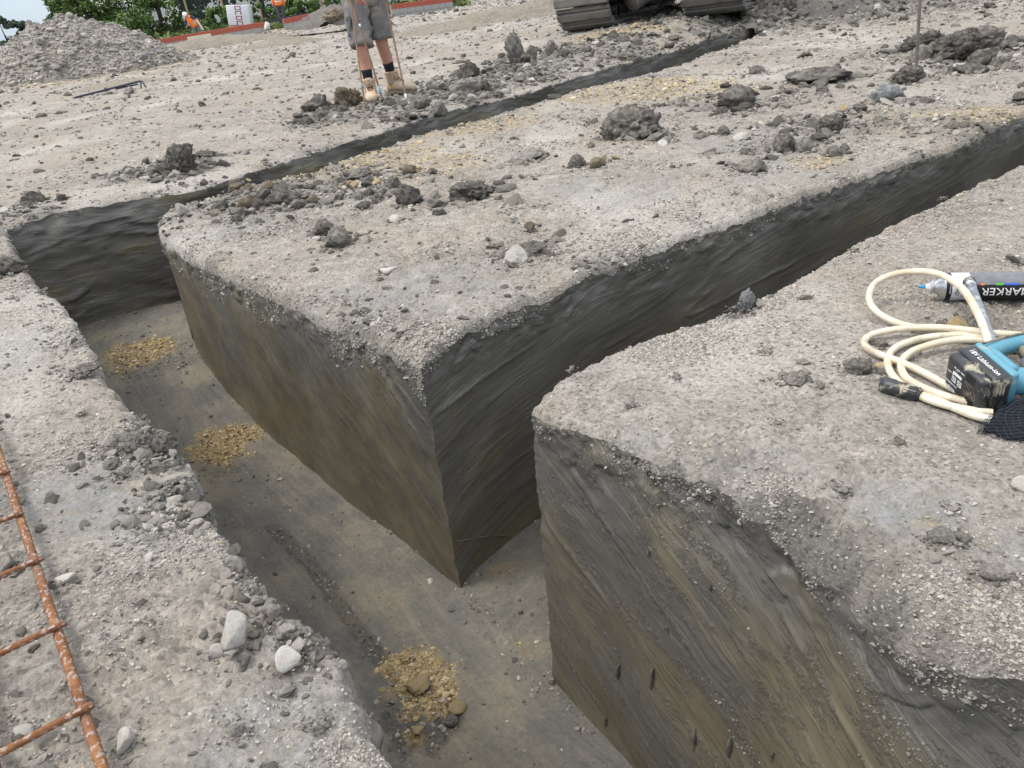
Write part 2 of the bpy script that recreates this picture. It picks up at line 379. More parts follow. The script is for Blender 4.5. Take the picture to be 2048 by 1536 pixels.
CENC = [(-.23, 1.81), (-.17, 1.90), (-.10, 1.97), (.0, 2.08), (.10, 2.17), (.21, 2.26), (.41, 2.385), (.67, 2.56), (.93, 2.715), (1.17, 2.86), (1.44, 3.03), (1.73, 3.20), (2.03, 3.36), (2.21, 3.47), (2.75, 3.92), (3.68, 4.60), (8, 7.5), (25, 18.5)]
RGTC = [(.035, 1.50), (.08, 1.565), (.14, 1.62), (.22, 1.68), (.32, 1.75), (.41, 1.79), (.51, 1.83), (.62, 1.87), (.72, 1.95), (.87, 2.07), (.96, 2.14), (1.07, 2.22), (1.23, 2.37), (1.48, 2.55), (1.77, 2.75), (2.08, 2.95), (3.07, 3.60), (8, 6.85), (25, 17.9)]
RGTA = [(.035, 1.50), (.055, 1.43)] + [tuple(G(px_, py_, -.025)[:2]) for px_, py_ in ((1130, 850), (1200, 874), (1270, 905), (1330, 934), (1420, 968), (1510, 1022), (1600, 1078), (1690, 1142), (1770, 1215), (1850, 1275), (1940, 1312), (2060, 1340))] + [(.85, .50), (1.5, .22), (2.4, -.1)]

BFAR = [BFAR[0]] + [(x - .035, y + .035) for x, y in BFAR[1:-3]] + BFAR[-3:]
BNEAR = [BNEAR[0]] + [(x + .022, y - .022) for x, y in BNEAR[1:-3]] + BNEAR[-3:]
def resample(P, ds_fn, amp=0, seed=0, ends=True):
    """even-ish resampling whose spacing grows with distance from the camera, with a crumbled edge"""
    P = np.array(P, float); seg = np.hypot(*np.diff(P, axis=0).T); S = np.concatenate([[0], np.cumsum(seg)])
    s = [0.0]
    while s[-1] < S[-1]:
        x = np.interp(s[-1], S, P[:, 0]); y = np.interp(s[-1], S, P[:, 1])
        s.append(s[-1] + ds_fn(math.sqrt(x * x + y * y + .64)))
    s = np.array(s[:-1]); s = np.append(s, S[-1]) if S[-1] - s[-1] > 1e-6 else s
    # rounded corners of the traced polyline
    dens = np.linspace(0, S[-1], 4000 if S[-1] < 8 else 12000)
    X = np.interp(dens, S, P[:, 0]); Y = np.interp(dens, S, P[:, 1])
    k = 21 if S[-1] < 8 else 11; ker = np.hanning(k + 2)[1:-1]; ker /= ker.sum()
    def sm(a):
        e = np.concatenate([2 * a[0] - a[k // 2:0:-1], a, 2 * a[-1] - a[-2:-k // 2 - 1:-1]]); return np.convolve(e, ker, 'valid')
    X = sm(X); Y = sm(Y)
    x = np.interp(s, dens, X); y = np.interp(s, dens, Y)
    Q = np.stack([x, y], 1)
    if amp:
        T = np.gradient(Q, axis=0); T /= np.linalg.norm(T, axis=1)[:, None] + 1e-9
        N = np.stack([-T[:, 1], T[:, 0]], 1)
        dst = np.sqrt(x * x + y * y + .64)
        a = fbm(s * 9, s * 0 + seed * 3.1, seed, 4, .65) * amp + (worley(s * 22, s * 0 + .5 + seed, seed + 5)[0] - .4) * amp * .6
        a += fbm(s * 1.7, s * 0 + seed, seed + 9, 2) * amp * .8
        tap = sst(0, .08, s) * sst(0, .08, S[-1] - s) if ends else 1
        Q = Q + N * (a * tap)[:, None]
    return s, Q

def base_z(x, y):
    r = .007 * np.maximum(0, y - 8)
    dp = -.762 * (x - 1.2) + .647 * (y - 8.1)        # metres beyond the back trench: the bank the excavator stands on
    return r + .17 * sst(.10, .75, dp) * np.exp(-((x - 3.4) / 2.6) ** 2) * sst(22, 15, y)
SMEARS = [(G(*p)[:2], r, a) for p, r, a in (((300, 985), .20, .9), ((150, 960), .16, .7), ((560, 1440), .22, .6), ((640, 1380), .13, .7), ((700, 610), .20, .7), ((900, 570), .3, .5), ((1840, 1050), .13, 1), ((1260, 870), .07, .7), ((1440, 960), .08, .6), ((600, 640), .2, .4), ((1600, 340), .30, .6), ((1480, 280), .4, .4), ((1300, 185), .8, .5), ((1250, 380), .3, .4), ((1560, 930), .1, .4), ((60, 700), .2, .6))]
YELLOWS = [(G(*p)[:2], r, a) for p, r, a in (((740, 315), .42, .95), ((830, 330), .5, .7), ((560, 360), .25, .7), ((1300, 180), .8, .8), ((960, 250), .5, .7), ((1640, 325), .16, .8), ((1800, 235), .25, .35), ((1240, 90), .8, .8), ((160, 165), 2.5, .35), ((1990, 225), .3, .7), ((1030, 1370), .1, .5), ((1860, 1045), .03, 1), ((1950, 1070), .04, .7), ((270, 1440), .15, .2), ((500, 80), 2.5, .5), ((300, 950), .07, .4))]
DARKS = [(G(*p)[:2], r, a) for p, r, a in (((330, 340), .45, .8), ((480, 390), .5, .5), ((600, 385), .6, .5), ((290, 890), .14, .8), ((375, 1000), .12, .5), ((700, 235), .6, .6), ((850, 200), .8, .6), ((1000, 160), 1.0, .7), ((1150, 120), 1.2, .6), ((1650, 250), .4, .5), ((1900, 110), .8, .5), ((1480, 205), .5, .4), ((1560, 300), .25, .4), ((1940, 255), .3, .5), ((20, 520), .25, .7), ((20, 440), .3, .4), ((1610, 1062), .07, 1.6), ((1690, 1095), .07, 1.6), ((1530, 1010), .05, 1.3), ((1770, 1180), .05, 1.4), ((1340, 925), .03, .8), ((1600, 30), 3, .8), ((500, 62), 2.5, .4), ((700, 40), 3.5, .6))]
def blobs(x, y, L, seed, fq=5):
    r = np.zeros_like(x); n = fbm(x * fq, y * fq, seed, 5, .62)
    for c, rad, a in L:
        d = np.hypot(x - c[0], y - c[1]) / rad + n * .9
        r = np.maximum(r, a * sst(1.15, .55, d))
    return r
def top_surface(x, y, d, rr):
    """height and soil attributes of the untrenched ground; d = distance from the lip, rr = rounding radius"""
    dist = np.sqrt(x * x + y * y + .64); near = sst(7.0, 2.5, dist)
    smear = blobs(x, y, SMEARS, 31); sm2 = sst(.28, .5, fbm(x * 1.3 + 7, y * 2.2, 41, 4)) * .6
    smear = np.maximum(smear, sm2)
    yellow = .65 * blobs(x, y, YELLOWS, 33); dark = blobs(x, y, DARKS, 35)
    dust = sst(.0, .45, fbm(x * .9, y * .55, 51, 5, .6)) * (1 - dark)
    crumb = np.clip(sst(-.15, .35, fbm(x * 1.6 + 3, y * 1.6, 61, 4)) + dark * .8, 0, 1) * (1 - smear * .75)
    z = base_z(x, y)
    z = z + .030 * fbm(x * .8, y * .8, 1, 4) + .016 * fbm(x * 3.5, y * 3.5, 2, 4)
    z = z + (.004 + .016 * crumb) * fbm(x * 16, y * 16, 3, 4, .6)
    f1, rid = worley(x * 26, y * 26, 71); z = z + crumb * .017 * (rid ** 2.2) * sst(.60, .15, f1)
    f2, rid2 = worley(x * 62 + 3, y * 62, 81); z = z + (.15 + .85 * crumb) * .0085 * rid2 * sst(.6, .1, f2) * near
    f3, rid3 = worley(x * 8 + fbm(x * 9, y * 9, 4, 2) * .8, y * 8, 91); z = z + dark * .05 * (rid3 ** 2) * sst(.6, .15, f3)
    # slaty plates: stepped edges
    t = fbm(x * 3 + y * .8, y * 5, 5, 4, .6) * 7; tt = np.floor(t) + sst(.72, 1.0, t - np.floor(t))
    z = z + (.25 + smear) * .010 * (tt - t * .7)
    # far field: lumpy churned ground, wheel streaks
    far = sst(4.5, 12, dist)
    f4, rid4 = worley(x * 3.1 + fbm(x * 4, y * 4, 6, 3), y * 3.1, 101)
    z = z + far * (.05 * (rid4 ** 3) * sst(.6, .1, f4) * sst(-.1, .4, fbm(x * .35, y * .35, 7, 3)) + .03 * fbm(x * .5 - y * .1, y * 1.6, 8, 5, .6))
    k = np.clip(1 - d / rr, 0, 1)
    z = z - rr * (1 - np.sqrt(np.clip(1 - k * k, 0, 1)))
    # broken rim: small slumps near the lip
    rim = sst(.16, .0, d)
    z = z + rim * .018 * fbm(x * 11, y * 11, 9, 4, .6) - rim * .012
    dark = np.clip(dark, 0, 1)
    dark = np.maximum(dark, rim * sst(.05, .4, fbm(x * 4, y * 4, 10, 3)) * .7)
    return z, dict(smear=smear * (1 - rim * .5), yellow=yellow, dark=dark, dust=dust)

# ---- resampled lips
ds_n = lambda k, lo: (lambda r: max(lo, k * r))
LIP = {}
def lip(name, P, k, lo, amp, seed, rr):
    s, Q = resample(P, ds_n(k, lo), amp, seed); r = rr(s) if callable(rr) else np.full(len(s), rr)
    r = r * (1 + .55 * fbm(s * 5, s * 0 + seed, seed + 3, 3) * sst(0, .12, s)); LIP[name] = (s, Q, r); return s, Q, r
lip('LFT', LFT, .0050, .007, .024, 1, .03)
lip('BFAR', BFAR, .0062, .007, .030, 2, .012)
lip('BNEAR', BNEAR, .0062, .007, .028, 3, .032)
lip('CENA', CENA, .0040, .007, .010, 4, lambda s: .024 + .024 * sst(.05, .8, s))
lip('CENC', CENC, .0052, .007, .016, 5, .024)
lip('RGTC', RGTC, .0055, .006, .020, 6, lambda s: .022 + .018 * sst(.05, .4, s))
lip('RGTA', RGTA, .0035, .006, .011, 7, lambda s: .022 + .05 * sst(.45, .75, s) * sst(1.1, .85, s))

def lip_dist(X, Y, lips):
    P = np.concatenate([LIP[l][1] for l in lips]); R = np.concatenate([LIP[l][2] for l in lips])
    from mathutils.kdtree import KDTree
    kd = KDTree(len(P))
    for i, p in enumerate(P): kd.insert((p[0], p[1], 0), i)
    kd.balance()
    d = np.empty(X.size); r = np.empty(X.size)
    fx = X.ravel(); fy = Y.ravel(); f = kd.find
    # only the points that can be near a lip are looked up
    lo = P.min(0) - .4; hi = P.max(0) + .4
    for i in range(X.size):
        _, j, dd = f((fx[i], fy[i], 0)); d[i] = dd; r[i] = R[j]
    return d.reshape(X.shape), r.reshape(X.shape)

def arc_param(Q):
    s = np.concatenate([[0], np.cumsum(np.hypot(*np.diff(Q, axis=0).T))]); return s / s[-1]
def at_param(P, t):
    P = np.array(P, float); u = arc_param(P); return np.stack([np.interp(t, u, P[:, 0]), np.interp(t, u, P[:, 1])], 1)
def coons(c0, c1, d0, d1):
    n, m = len(c0), len(d0); u = arc_param(c0)[:, None, None]; v = arc_param(d0)[None, :, None]
    A = (1 - v) * c0[:, None] + v * c1[:, None]; B = (1 - u) * d0[None] + u * d1[None]
    C = (1 - u) * (1 - v) * c0[0] + u * (1 - v) * c0[-1] + (1 - u) * v * c1[0] + u * v * c1[-1]
    return A + B - C
TOPS = {}
def top_patch(key, XY, lips, flip=False):
    X, Y = XY[..., 0], XY[..., 1]
    d, r = lip_dist(X, Y, lips)
    z, at = top_surface(X, Y, d, r)
    P = np.stack([X, Y, z], -1); TOPS[key] = (P, at, d)
    o = link('ground', grid_mesh('ground', P, at, flip=flip), M_DRY); tag(o, kind='structure'); return o

# left ground
sL, qL, rL = LIP['LFT']
tv = np.concatenate([[0], np.cumsum(np.geomspace(.0065, .022, 190))]); tv /= tv[-1]
dL0 = at_param([(.42, -.32), (-1.5, -1.6)], tv); dL1 = at_param([(-2.5, 4.05), (-5.5, 1.8)], tv)
XY = coons(qL, at_param([(-1.5, -1.6), (-5.5, 1.8)], arc_param(qL)), dL0, dL1)
top_patch('left', XY, ['LFT'])
# right block
sR, qR, rR = LIP['RGTC']; sA, qA, rA = LIP['RGTA']
XY = coons(qR, at_param([(2.4, -.1), (5, .4), (25, 2)], arc_param(qR)), qA, at_param([(25, 17.9), (25, 2)], arc_param(qA)))
top_patch('right', XY, ['RGTC', 'RGTA'], True)
# centre block
sC, qC, rC = LIP['CENC']; sCa, qCa, rCa = LIP['CENA']; sBn, qBn, rBn = LIP['BNEAR']
tu = arc_param(qC)
bn = at_param(qBn, tu)
# keep the crumbled back lip itself as the boundary: sample it at its own vertices where they are dense
XY = coons(qC, bn, qCa, at_param([(25, 18.5), (25, 33.5)], arc_param(qCa)))
top_patch('centre', XY, ['CENC', 'CENA', 'BNEAR'])
LIP['BNEAR_P'] = (np.concatenate([[0], np.cumsum(np.hypot(*np.diff(bn, axis=0).T))]), bn, np.interp(tu, arc_param(qBn), rBn))
# far ground
sB, qB, rB = LIP['BFAR']
pre = resample([(-24, -12.1), (-5.5, 1.8), (-2.5, 4.05)], ds_n(.012, .02))[1][:-1]
post = resample([(25, 33.5), (60, 70)], ds_n(.012, .02))[1][1:]
cF = np.concatenate([pre, qB, post])
tv = np.concatenate([[0], np.cumsum(np.geomspace(.014, 3.4, 250))]); tv /= tv[-1]
XY = coons(cF, at_param([(-170, 60), (-60, 190), (60, 210)], arc_param(cF)), at_param([(-24, -12.1), (-170, 60)], tv), at_param([(60, 70), (60, 210)], tv))
top_patch('far', XY, ['BFAR'])

# ------------------------------------------------------------------ trench walls
def floor_z(x, y):
    s = (x * -.60 + y * .80)                      # metres along the long trench
    return -.79 + .16 * sst(2.6, 4.3, s) * sst(1.4, .6, x + .55 * 0 + .0 * y)
FUNC_H = lambda x, y: base_z(x, y) + .030 * fbm(x * .8, y * .8, 1, 4) + .016 * fbm(x * 3.5, y * 3.5, 2, 4)
def wall(lipname, side, rows, batter, disp, mat, depth=None, smax=None, terr=0, seed=0, btaper=None, bottom=None, corner=None, rdir=0.0):
    s, Q, r = LIP[lipname]
    if smax: k = s <= smax; s, Q, r = s[k], Q[k], r[k]
    rr_full, dmin = r, np.zeros(len(s))
    # the exact lip heights used by the top sheet
    z0, _ = top_surface(Q[:, 0], Q[:, 1], np.zeros(len(s)), r)
    ker = np.hanning(41); ker /= ker.sum()
    def sm(a):
        e = np.concatenate([2 * a[0] - a[20:0:-1], a, 2 * a[-1] - a[-2:-22:-1]]); return np.convolve(e, ker, 'valid')
    QS = np.stack([sm(Q[:, 0]), sm(Q[:, 1])], 1) if len(s) > 60 else Q
    T = np.gradient(QS, axis=0); T /= np.linalg.norm(T, axis=1)[:, None] + 1e-9
    N = np.stack([-T[:, 1], T[:, 0]], 1) * side     # points into the trench
    v = np.linspace(0, 1, rows) ** 1.15
    bz = floor_z(QS[:, 0], QS[:, 1]) - .02 if depth is None else np.full(len(s), -depth)
    H = (z0 - bz)[:, None]
    dep = v[None] * H
    zs = base_z(QS[:, 0], QS[:, 1]) - .02; lipdep = dep; D2 = dep + (zs - z0)[:, None]      # depth below level ground: keeps the bucket marks straight under a ragged lip
    bt = batter * (np.ones(len(s)) if btaper is None else btaper(s))
    blend = sst(0, .10, dep)                        # crumbled lip above, smooth cut below
    XY = Q[:, None] * (1 - blend[..., None]) + QS[:, None] * blend[..., None]
    off = bt[:, None] * dep / .8
    S = np.broadcast_to(s[:, None], dep.shape)
    cor = sst(0, .06, S) * sst(0, .06, s[-1] - S)
    nz = disp * (fbm(S * 2.2, D2 * 2.6 + seed, 200 + seed, 4) + .45 * fbm(S * 9, D2 * 5, 210 + seed, 4, .6)) * sst(0, .05, dep) * cor
    rag = (.012 * fbm(S * 17, dep * 17, 220 + seed, 3) + .014 * (worley(S * 34, dep * 34, 225 + seed)[1] - .4) * sst(-.2, .3, fbm(S * 6, dep * 6, 228, 3))) * sst(0, .02, dep) * sst(.15, .03, dep) * cor
    ca, sa = math.cos(rdir), math.sin(rdir); aa = S * ca + D2 * sa; bb = -S * sa + D2 * ca
    rn = fbm(aa * .55 + .08 * fbm(aa * 2, bb * 2, 250, 2), bb * 5.5, 251 + seed, 3, .45)
    nz = nz + (.007 * np.exp(-(rn / .035) ** 2) * sst(-.1, .3, fbm(aa * 1.1, bb * 3, 252, 3)) + .0012 * fbm(aa * .7, bb * 22, 253 + seed, 3)) * sst(.03, .10, dep) * cor
    if terr is not 0:
        tm = terr(S)
        ph = D2 * 5.0 + fbm(S * 1.1, dep * 1.7, 230, 5, .6) * 3.2 + S * .3; fr = ph - np.floor(ph)
        msk = sst(-.15, .25, fbm(S * 1.6 + 4, dep * 2.5, 231, 3))
        nz = nz + tm * .022 * (fr ** 2.2) * sst(1, .95, fr) * sst(.0, .12, dep) * msk
        nz = nz + tm * .014 * fbm(S * 3, dep * 4, 240, 5, .6)
    XY = XY + N[:, None] * (off + nz + rag)[..., None]
    if bottom is not None:                          # the foot of the cut follows its own line
        B = at_param(bottom, s / s[-1]); k = (dep / .79) * sst(0, .2, dep)
        XY = XY * (1 - k[..., None]) + (B[:, None] + N[:, None] * (nz * .6)[..., None]) * k[..., None]
    if corner is not None:                          # ragged arris shared by the two faces that meet there
        wv = np.exp(-S / .025) * sst(0, .06, v[None] * .79 + 0 * S)
        XY = XY + wv[..., None] * np.stack([.011 * fbm(v[None] * 10 + 0 * S, S * 0 + corner, 260, 4, .65), .011 * fbm(v[None] * 10 + 0 * S, S * 0 + corner, 261, 4, .65)], -1)
    P = np.concatenate([XY, (z0[:, None] - dep)[..., None]], -1)
    uv = np.stack([S, D2 + .01], -1)
    o = link('trench_wall', grid_mesh('trench_wall', P, uv=uv, flip=(side < 0)), mat); tag(o, kind='structure'); return P
W_CA = wall('CENA', 1, 130, .0, .014, M_WCA, seed=1, corner=3.3, rdir=math.radians(-42))
W_CC = wall('CENC', -1, 130, .02, .010, M_WCC, seed=2, corner=3.3, rdir=math.radians(-9), btaper=lambda s: sst(0, .6, s))
W_RA = wall('RGTA', -1, 150, .0, .014, M_WRA, seed=3, corner=7.7, rdir=math.radians(33), bottom=[(.012, 1.41), (.16, 1.147), (.54, .53), (.75, .12), (1.3, -.75), (1.6, -1.2)])
W_RC = wall('RGTC', 1, 150, .02, .015, M_WCC, seed=4, corner=7.7, btaper=lambda s: sst(0, .6, s))
W_LF = wall('LFT', -1, 60, .0, .02, M_WCA, seed=5)
W_BN = wall('BNEAR_P', -1 * -1, 26, .01, .02, M_WB, depth=.72, seed=6)
W_BF = wall('BFAR', -1, 90, .02, .022, M_WB, depth=.74, seed=7, terr=lambda S: .25 + .75 * sst(1.35, .9, S))

# ------------------------------------------------------------------ trench floors
FY = [(G(445, 888, -.76)[:2], .155, 1), (G(285, 712, -.66)[:2], .19, .6), (G(845, 1360, -.79)[:2], .105, 1), (G(800, 1330, -.79)[:2], .07, .9), (G(880, 1410, -.79)[:2], .06, .8), (G(830, 1470, -.79)[:2], .03, .7), (G(1060, 1300, -.79)[:2], .05, .2), (G(1000, 1140, -.79)[:2], .05, .35)]
FD = [(G(830, 1440, -.79)[:2], .11, .9), (G(900, 1440, -.79)[:2], .05, .6), (G(440, 930, -.77)[:2], .10, .4), (G(290, 735, -.67)[:2], .2, .4)]
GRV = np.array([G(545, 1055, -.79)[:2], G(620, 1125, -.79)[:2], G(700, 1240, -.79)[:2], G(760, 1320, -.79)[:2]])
def seg_d(x, y, P):
    d = np.full(x.shape, 9.)
    for a, b in zip(P[:-1], P[1:]):
        ab = b - a; t = np.clip(((x - a[0]) * ab[0] + (y - a[1]) * ab[1]) / (ab @ ab), 0, 1)
        d = np.minimum(d, np.hypot(x - a[0] - ab[0] * t, y - a[1] - ab[1] * t))
    return d
def floor_patch(XY, edge, uvs):
    X, Y = XY[..., 0], XY[..., 1]
    yel = blobs(X, Y, FY, 37, 13); drk = blobs(X, Y, FD, 39, 13)
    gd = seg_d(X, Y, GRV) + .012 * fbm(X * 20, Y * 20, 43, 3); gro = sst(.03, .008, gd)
    z = floor_z(X, Y) + .012 * fbm(X * 2.2, Y * 2.2, 300, 4) + .006 * fbm(X * 14, Y * 14, 301, 4)
    f, rid = worley(X * 34, Y * 34, 302); lum = np.maximum(yel, drk)
    z = z + lum * (.016 * rid ** 1.5 * sst(.6, .1, f) + .012 * fbm(X * 22, Y * 22, 303, 3)) - drk * .015 - gro * .018
    f, rid = worley(X * 80, Y * 80, 304); z = z + (.1 + .6 * gro) * .008 * rid * sst(.6, .1, f)
    z = z - edge
    P = np.stack([X, Y, z], -1); eg = np.broadcast_to(np.maximum(sst(.88, .97, tW), sst(.10, .03, tW))[None], X.shape) * sst(-.3, .4, fbm(X * 4, Y * 4, 305, 3))
    TOPS['floor%d' % len(TOPS)] = (P, dict(yellow=yel, dark=np.maximum(drk, gro * .8), edge=eg), None)
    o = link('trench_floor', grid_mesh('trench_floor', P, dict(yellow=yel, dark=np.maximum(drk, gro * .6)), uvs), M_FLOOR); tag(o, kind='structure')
tA = np.linspace(0, 1, 560); tW = np.linspace(0, 1, 110)
aL = at_param([(.38, -.38), (.06, .15), (-.25, .57), (-.60, 1.10), (-1.0, 1.7), (-1.60, 2.62), (-2.62, 4.15)], tA)
aR = at_param([(1.85, -1.2), (.95, .0), (.62, .52), (.235, 1.13), (.045, 1.36), (-.19, 1.80), (-.40, 2.12), (-1.04, 2.95), (-1.58, 3.72), (-1.40, 4.60)], tA)
XY = aL[:, None] * (1 - tW[None, :, None]) + aR[:, None] * tW[None, :, None]
floor_patch(XY, .0 * XY[..., 0], np.stack([np.broadcast_to(tA[:, None] * 5, XY.shape[:2]), np.broadcast_to(tW[None] * .65, XY.shape[:2])], -1))
tC = np.linspace(0, 1, 400) ** 1.7; tW = np.linspace(0, 1, 60)
cL = at_param([(-.215, 1.83), (.0, 2.13), (2.05, 3.42), (25, 18.6)], tC); cR = at_param([(.005, 1.40), (.15, 1.57), (2.1, 2.90), (25, 17.8)], tC)
XY = cL[:, None] * (1 - tW[None, :, None]) + cR[:, None] * tW[None, :, None]
floor_patch(XY, np.broadcast_to(-.004 * sst(.0, .004, tC)[:, None], XY.shape[:2]), np.stack([np.broadcast_to(tC[:, None] * 30, XY.shape[:2]), np.broadcast_to(tW[None] * .4, XY.shape[:2])], -1))
# floor of the back trench
o = link('trench_floor', mesh_from('trench_floor', [(-2.7, 3.6, -.735), (-1.2, 3.4, -.735), (5, 11.6, -.735), (3.6, 12, -.735)], [(0, 1, 2, 3)]), M_FLOOR); tag(o, kind='structure')

# ------------------------------------------------------------------ loose crumbs (instanced stones)
def stone_nodes(name, mat, sub=1):
    ng = bpy.data.node_groups.new(name, 'GeometryNodeTree')
    ng.interface.new_socket('Geometry', in_out='INPUT', socket_type='NodeSocketGeometry')
    ng.interface.new_socket('Geometry', in_out='OUTPUT', socket_type='NodeSocketGeometry')
    N = ng.nodes; Lk = ng.links.new
    gi = N.new('NodeGroupInput'); go = N.new('NodeGroupOutput')
    g2i = N.new('GeometryNodeGeometryToInstance')
    for k in range(6):
        ic = N.new('GeometryNodeMeshIcoSphere'); ic.inputs['Radius'].default_value = 1; ic.inputs['Subdivisions'].default_value = sub + 1
        no = N.new('ShaderNodeTexNoise'); no.noise_dimensions = '4D'; no.inputs['W'].default_value = k * 3.7 + 1; no.inputs['Scale'].default_value = .9; no.inputs['Detail'].default_value = 1.5
        su = N.new('ShaderNodeVectorMath'); su.operation = 'SUBTRACT'; su.inputs[1].default_value = (.5, .5, .5)
        sc = N.new('ShaderNodeVectorMath'); sc.operation = 'SCALE'; sc.inputs['Scale'].default_value = 2.0
        sp = N.new('GeometryNodeSetPosition'); sm = N.new('GeometryNodeSetMaterial'); sm.inputs['Material'].default_value = mat
        Lk(no.outputs['Color'], su.inputs[0]); Lk(su.outputs[0], sc.inputs[0]); Lk(sc.outputs[0], sp.inputs['Offset'])
        Lk(ic.outputs['Mesh'], sp.inputs['Geometry']); Lk(sp.outputs[0], sm.inputs['Geometry']); Lk(sm.outputs[0], g2i.inputs[0])
    iop = N.new('GeometryNodeInstanceOnPoints'); iop.inputs['Pick Instance'].default_value = True
    m2p = N.new('GeometryNodeMeshToPoints')
    def na(nm, t):
        a = N.new('GeometryNodeInputNamedAttribute'); a.data_type = t; a.inputs['Name'].default_value = nm
        return [o for o in a.outputs if o.enabled and o.name == 'Attribute'][0]
    Lk(gi.outputs[0], m2p.inputs[0]); Lk(m2p.outputs[0], iop.inputs['Points']); Lk(g2i.outputs[0], iop.inputs['Instance'])
    Lk(na('idx', 'INT'), iop.inputs['Instance Index']); Lk(na('rot', 'FLOAT_VECTOR'), iop.inputs['Rotation']); Lk(na('scl', 'FLOAT_VECTOR'), iop.inputs['Scale'])
    Lk(iop.outputs[0], go.inputs[0]); return ng
NG = {m.name: stone_nodes('scatter_' + m.name, m, 1) for m in (M_GRAVEL, M_YGRAV, M_OGRAV, M_DGRAV)}
def scatter(name, P, size, mat, flat=.65, sink=.25, tone=None, parent=None):
    n = len(P); me = bpy.data.meshes.new(name); me.vertices.add(n)
    sc = size[:, None] * np.stack([rng.uniform(.7, 1.3, n), rng.uniform(.6, 1.1, n), rng.uniform(.45, 1.0, n) * flat], 1)
    P = P + np.array([0, 0, 1]) * (sc[:, 2] * (1 - sink * 2))[:, None] * .5
    me.vertices.foreach_set('co', P.astype(np.float32).ravel())
    rot = np.stack([rng.normal(0, .35, n), rng.normal(0, .35, n), rng.uniform(0, 6.28, n)], 1)
    for a, t, v in (('scl', 'FLOAT_VECTOR', sc), ('rot', 'FLOAT_VECTOR', rot)):
        me.attributes.new(a, t, 'POINT').data.foreach_set('vector', v.astype(np.float32).ravel())
    me.attributes.new('idx', 'INT', 'POINT').data.foreach_set('value', rng.integers(0, 6, n).astype(np.int32))
    me.attributes.new('tone', 'FLOAT', 'POINT').data.foreach_set('value', (rng.uniform(0, 1, n) if tone is None else tone).astype(np.float32))
    o = link(name, me, None, parent); md = o.modifiers.new('scatter', 'NODES'); md.node_group = NG[mat.name]
    tag(o, kind='stuff'); return o
def pick(key, n, wfun):
    """random points on a built sheet, weighted"""
    P, at, d = TOPS[key]
    c = P[:-1, :-1]; e1 = P[1:, :-1] - c; e2 = P[:-1, 1:] - c
    area = np.abs(e1[..., 0] * e2[..., 1] - e1[..., 1] * e2[..., 0])
    wgt = area * wfun(c, {k: v[:-1, :-1] for k, v in at.items()}, None if d is None else d[:-1, :-1])
    wgt = np.clip(wgt, 0, None).ravel(); i = rng.choice(wgt.size, n, p=wgt / wgt.sum())
    a = rng.uniform(0, 1, (n, 1)); b = rng.uniform(0, 1, (n, 1))
    return c.reshape(-1, 3)[i] + e1.reshape(-1, 3)[i] * a + e2.reshape(-1, 3)[i] * b
def dens(c): return 1 / (.25 + c[..., 0] ** 2 + c[..., 1] ** 2 + .64) ** .85
def infront(c): return sst(-.3, .3, c[..., 1]) * (np.abs(c[..., 0]) < .95 * c[..., 1] + 1.0)
def w_main(c, at, d):
    cl = sst(-.08, .40, fbm(c[..., 0] * 2.6, c[..., 1] * 2.6, 400, 5)) ** 1.8 + .035
    rim = 1 + 1.2 * sst(.14, .02, d)
    return dens(c) * infront(c) * cl * rim * (1 + 1.2 * at['dark'] * (1 - sst(.9, 1, at['dark']))) * (1 - .7 * at['smear'])
def sizes(P, lo, sig, hi): 
    dist = np.sqrt((P ** 2).sum(1)); return np.clip(lo * np.exp(rng.normal(0, sig, len(P))), .001, hi) * np.maximum(1, dist / 3.2) ** .8
for key, n, lo in (('left', 60000, .0017), ('right', 56000, .0015), ('centre', 80000, .0020), ('far', 60000, .0028)):
    P = pick(key, n, w_main); scatter('loose_gravel', P, np.minimum(sizes(P, lo, .66, .013), .0026 * np.sqrt((P ** 2).sum(1) + .3)), M_GRAVEL)
P = pick('far', 16000, lambda c, at, d: dens(c) * infront(c) * (at['dark'] + .02)); scatter('clay_crumbs', P, sizes(P, .006, .6, .04), M_DGRAV)
P = pick('centre', 7000, lambda c, at, d: dens(c) * infront(c) * (at['dark'] + .03)); scatter('clay_crumbs', P, sizes(P, .006, .6, .03), M_DGRAV)
P = pick('left', 2500, lambda c, at, d: dens(c) * infront(c) * (at['dark'] + .015)); scatter('clay_crumbs', P, sizes(P, .0045, .6, .02), M_DGRAV)
P = np.concatenate([pick('centre', 6000, lambda c, at, d: dens(c) * infront(c) * at['yellow'] ** 2), pick('far', 2500, lambda c, at, d: dens(c) * infront(c) * at['yellow'] ** 2)])
scatter('yellow_crumbs', P, sizes(P, .0027, .6, .016), M_YGRAV)
fk = [k for k in TOPS if k.startswith('floor')]
P = np.concatenate([pick(fk[0], 15000, lambda c, at, d: infront(c) * at['yellow'] ** 2), pick(fk[1], 200, lambda c, at, d: infront(c) * (at['yellow'] + .01))])
scatter('yellow_crumbs', P, sizes(P, .0015, .7, .010), M_OGRAV)
P = np.concatenate([pick(fk[0], 7000, lambda c, at, d: infront(c) * (at['dark'] + .05 + .7 * at['edge'])), pick(fk[1], 1600, lambda c, at, d: infront(c) * dens(c) * (.25 + 2 * at['edge']))])
scatter('floor_crumbs', P, sizes(P, .0018, .7, .010), M_DGRAV)

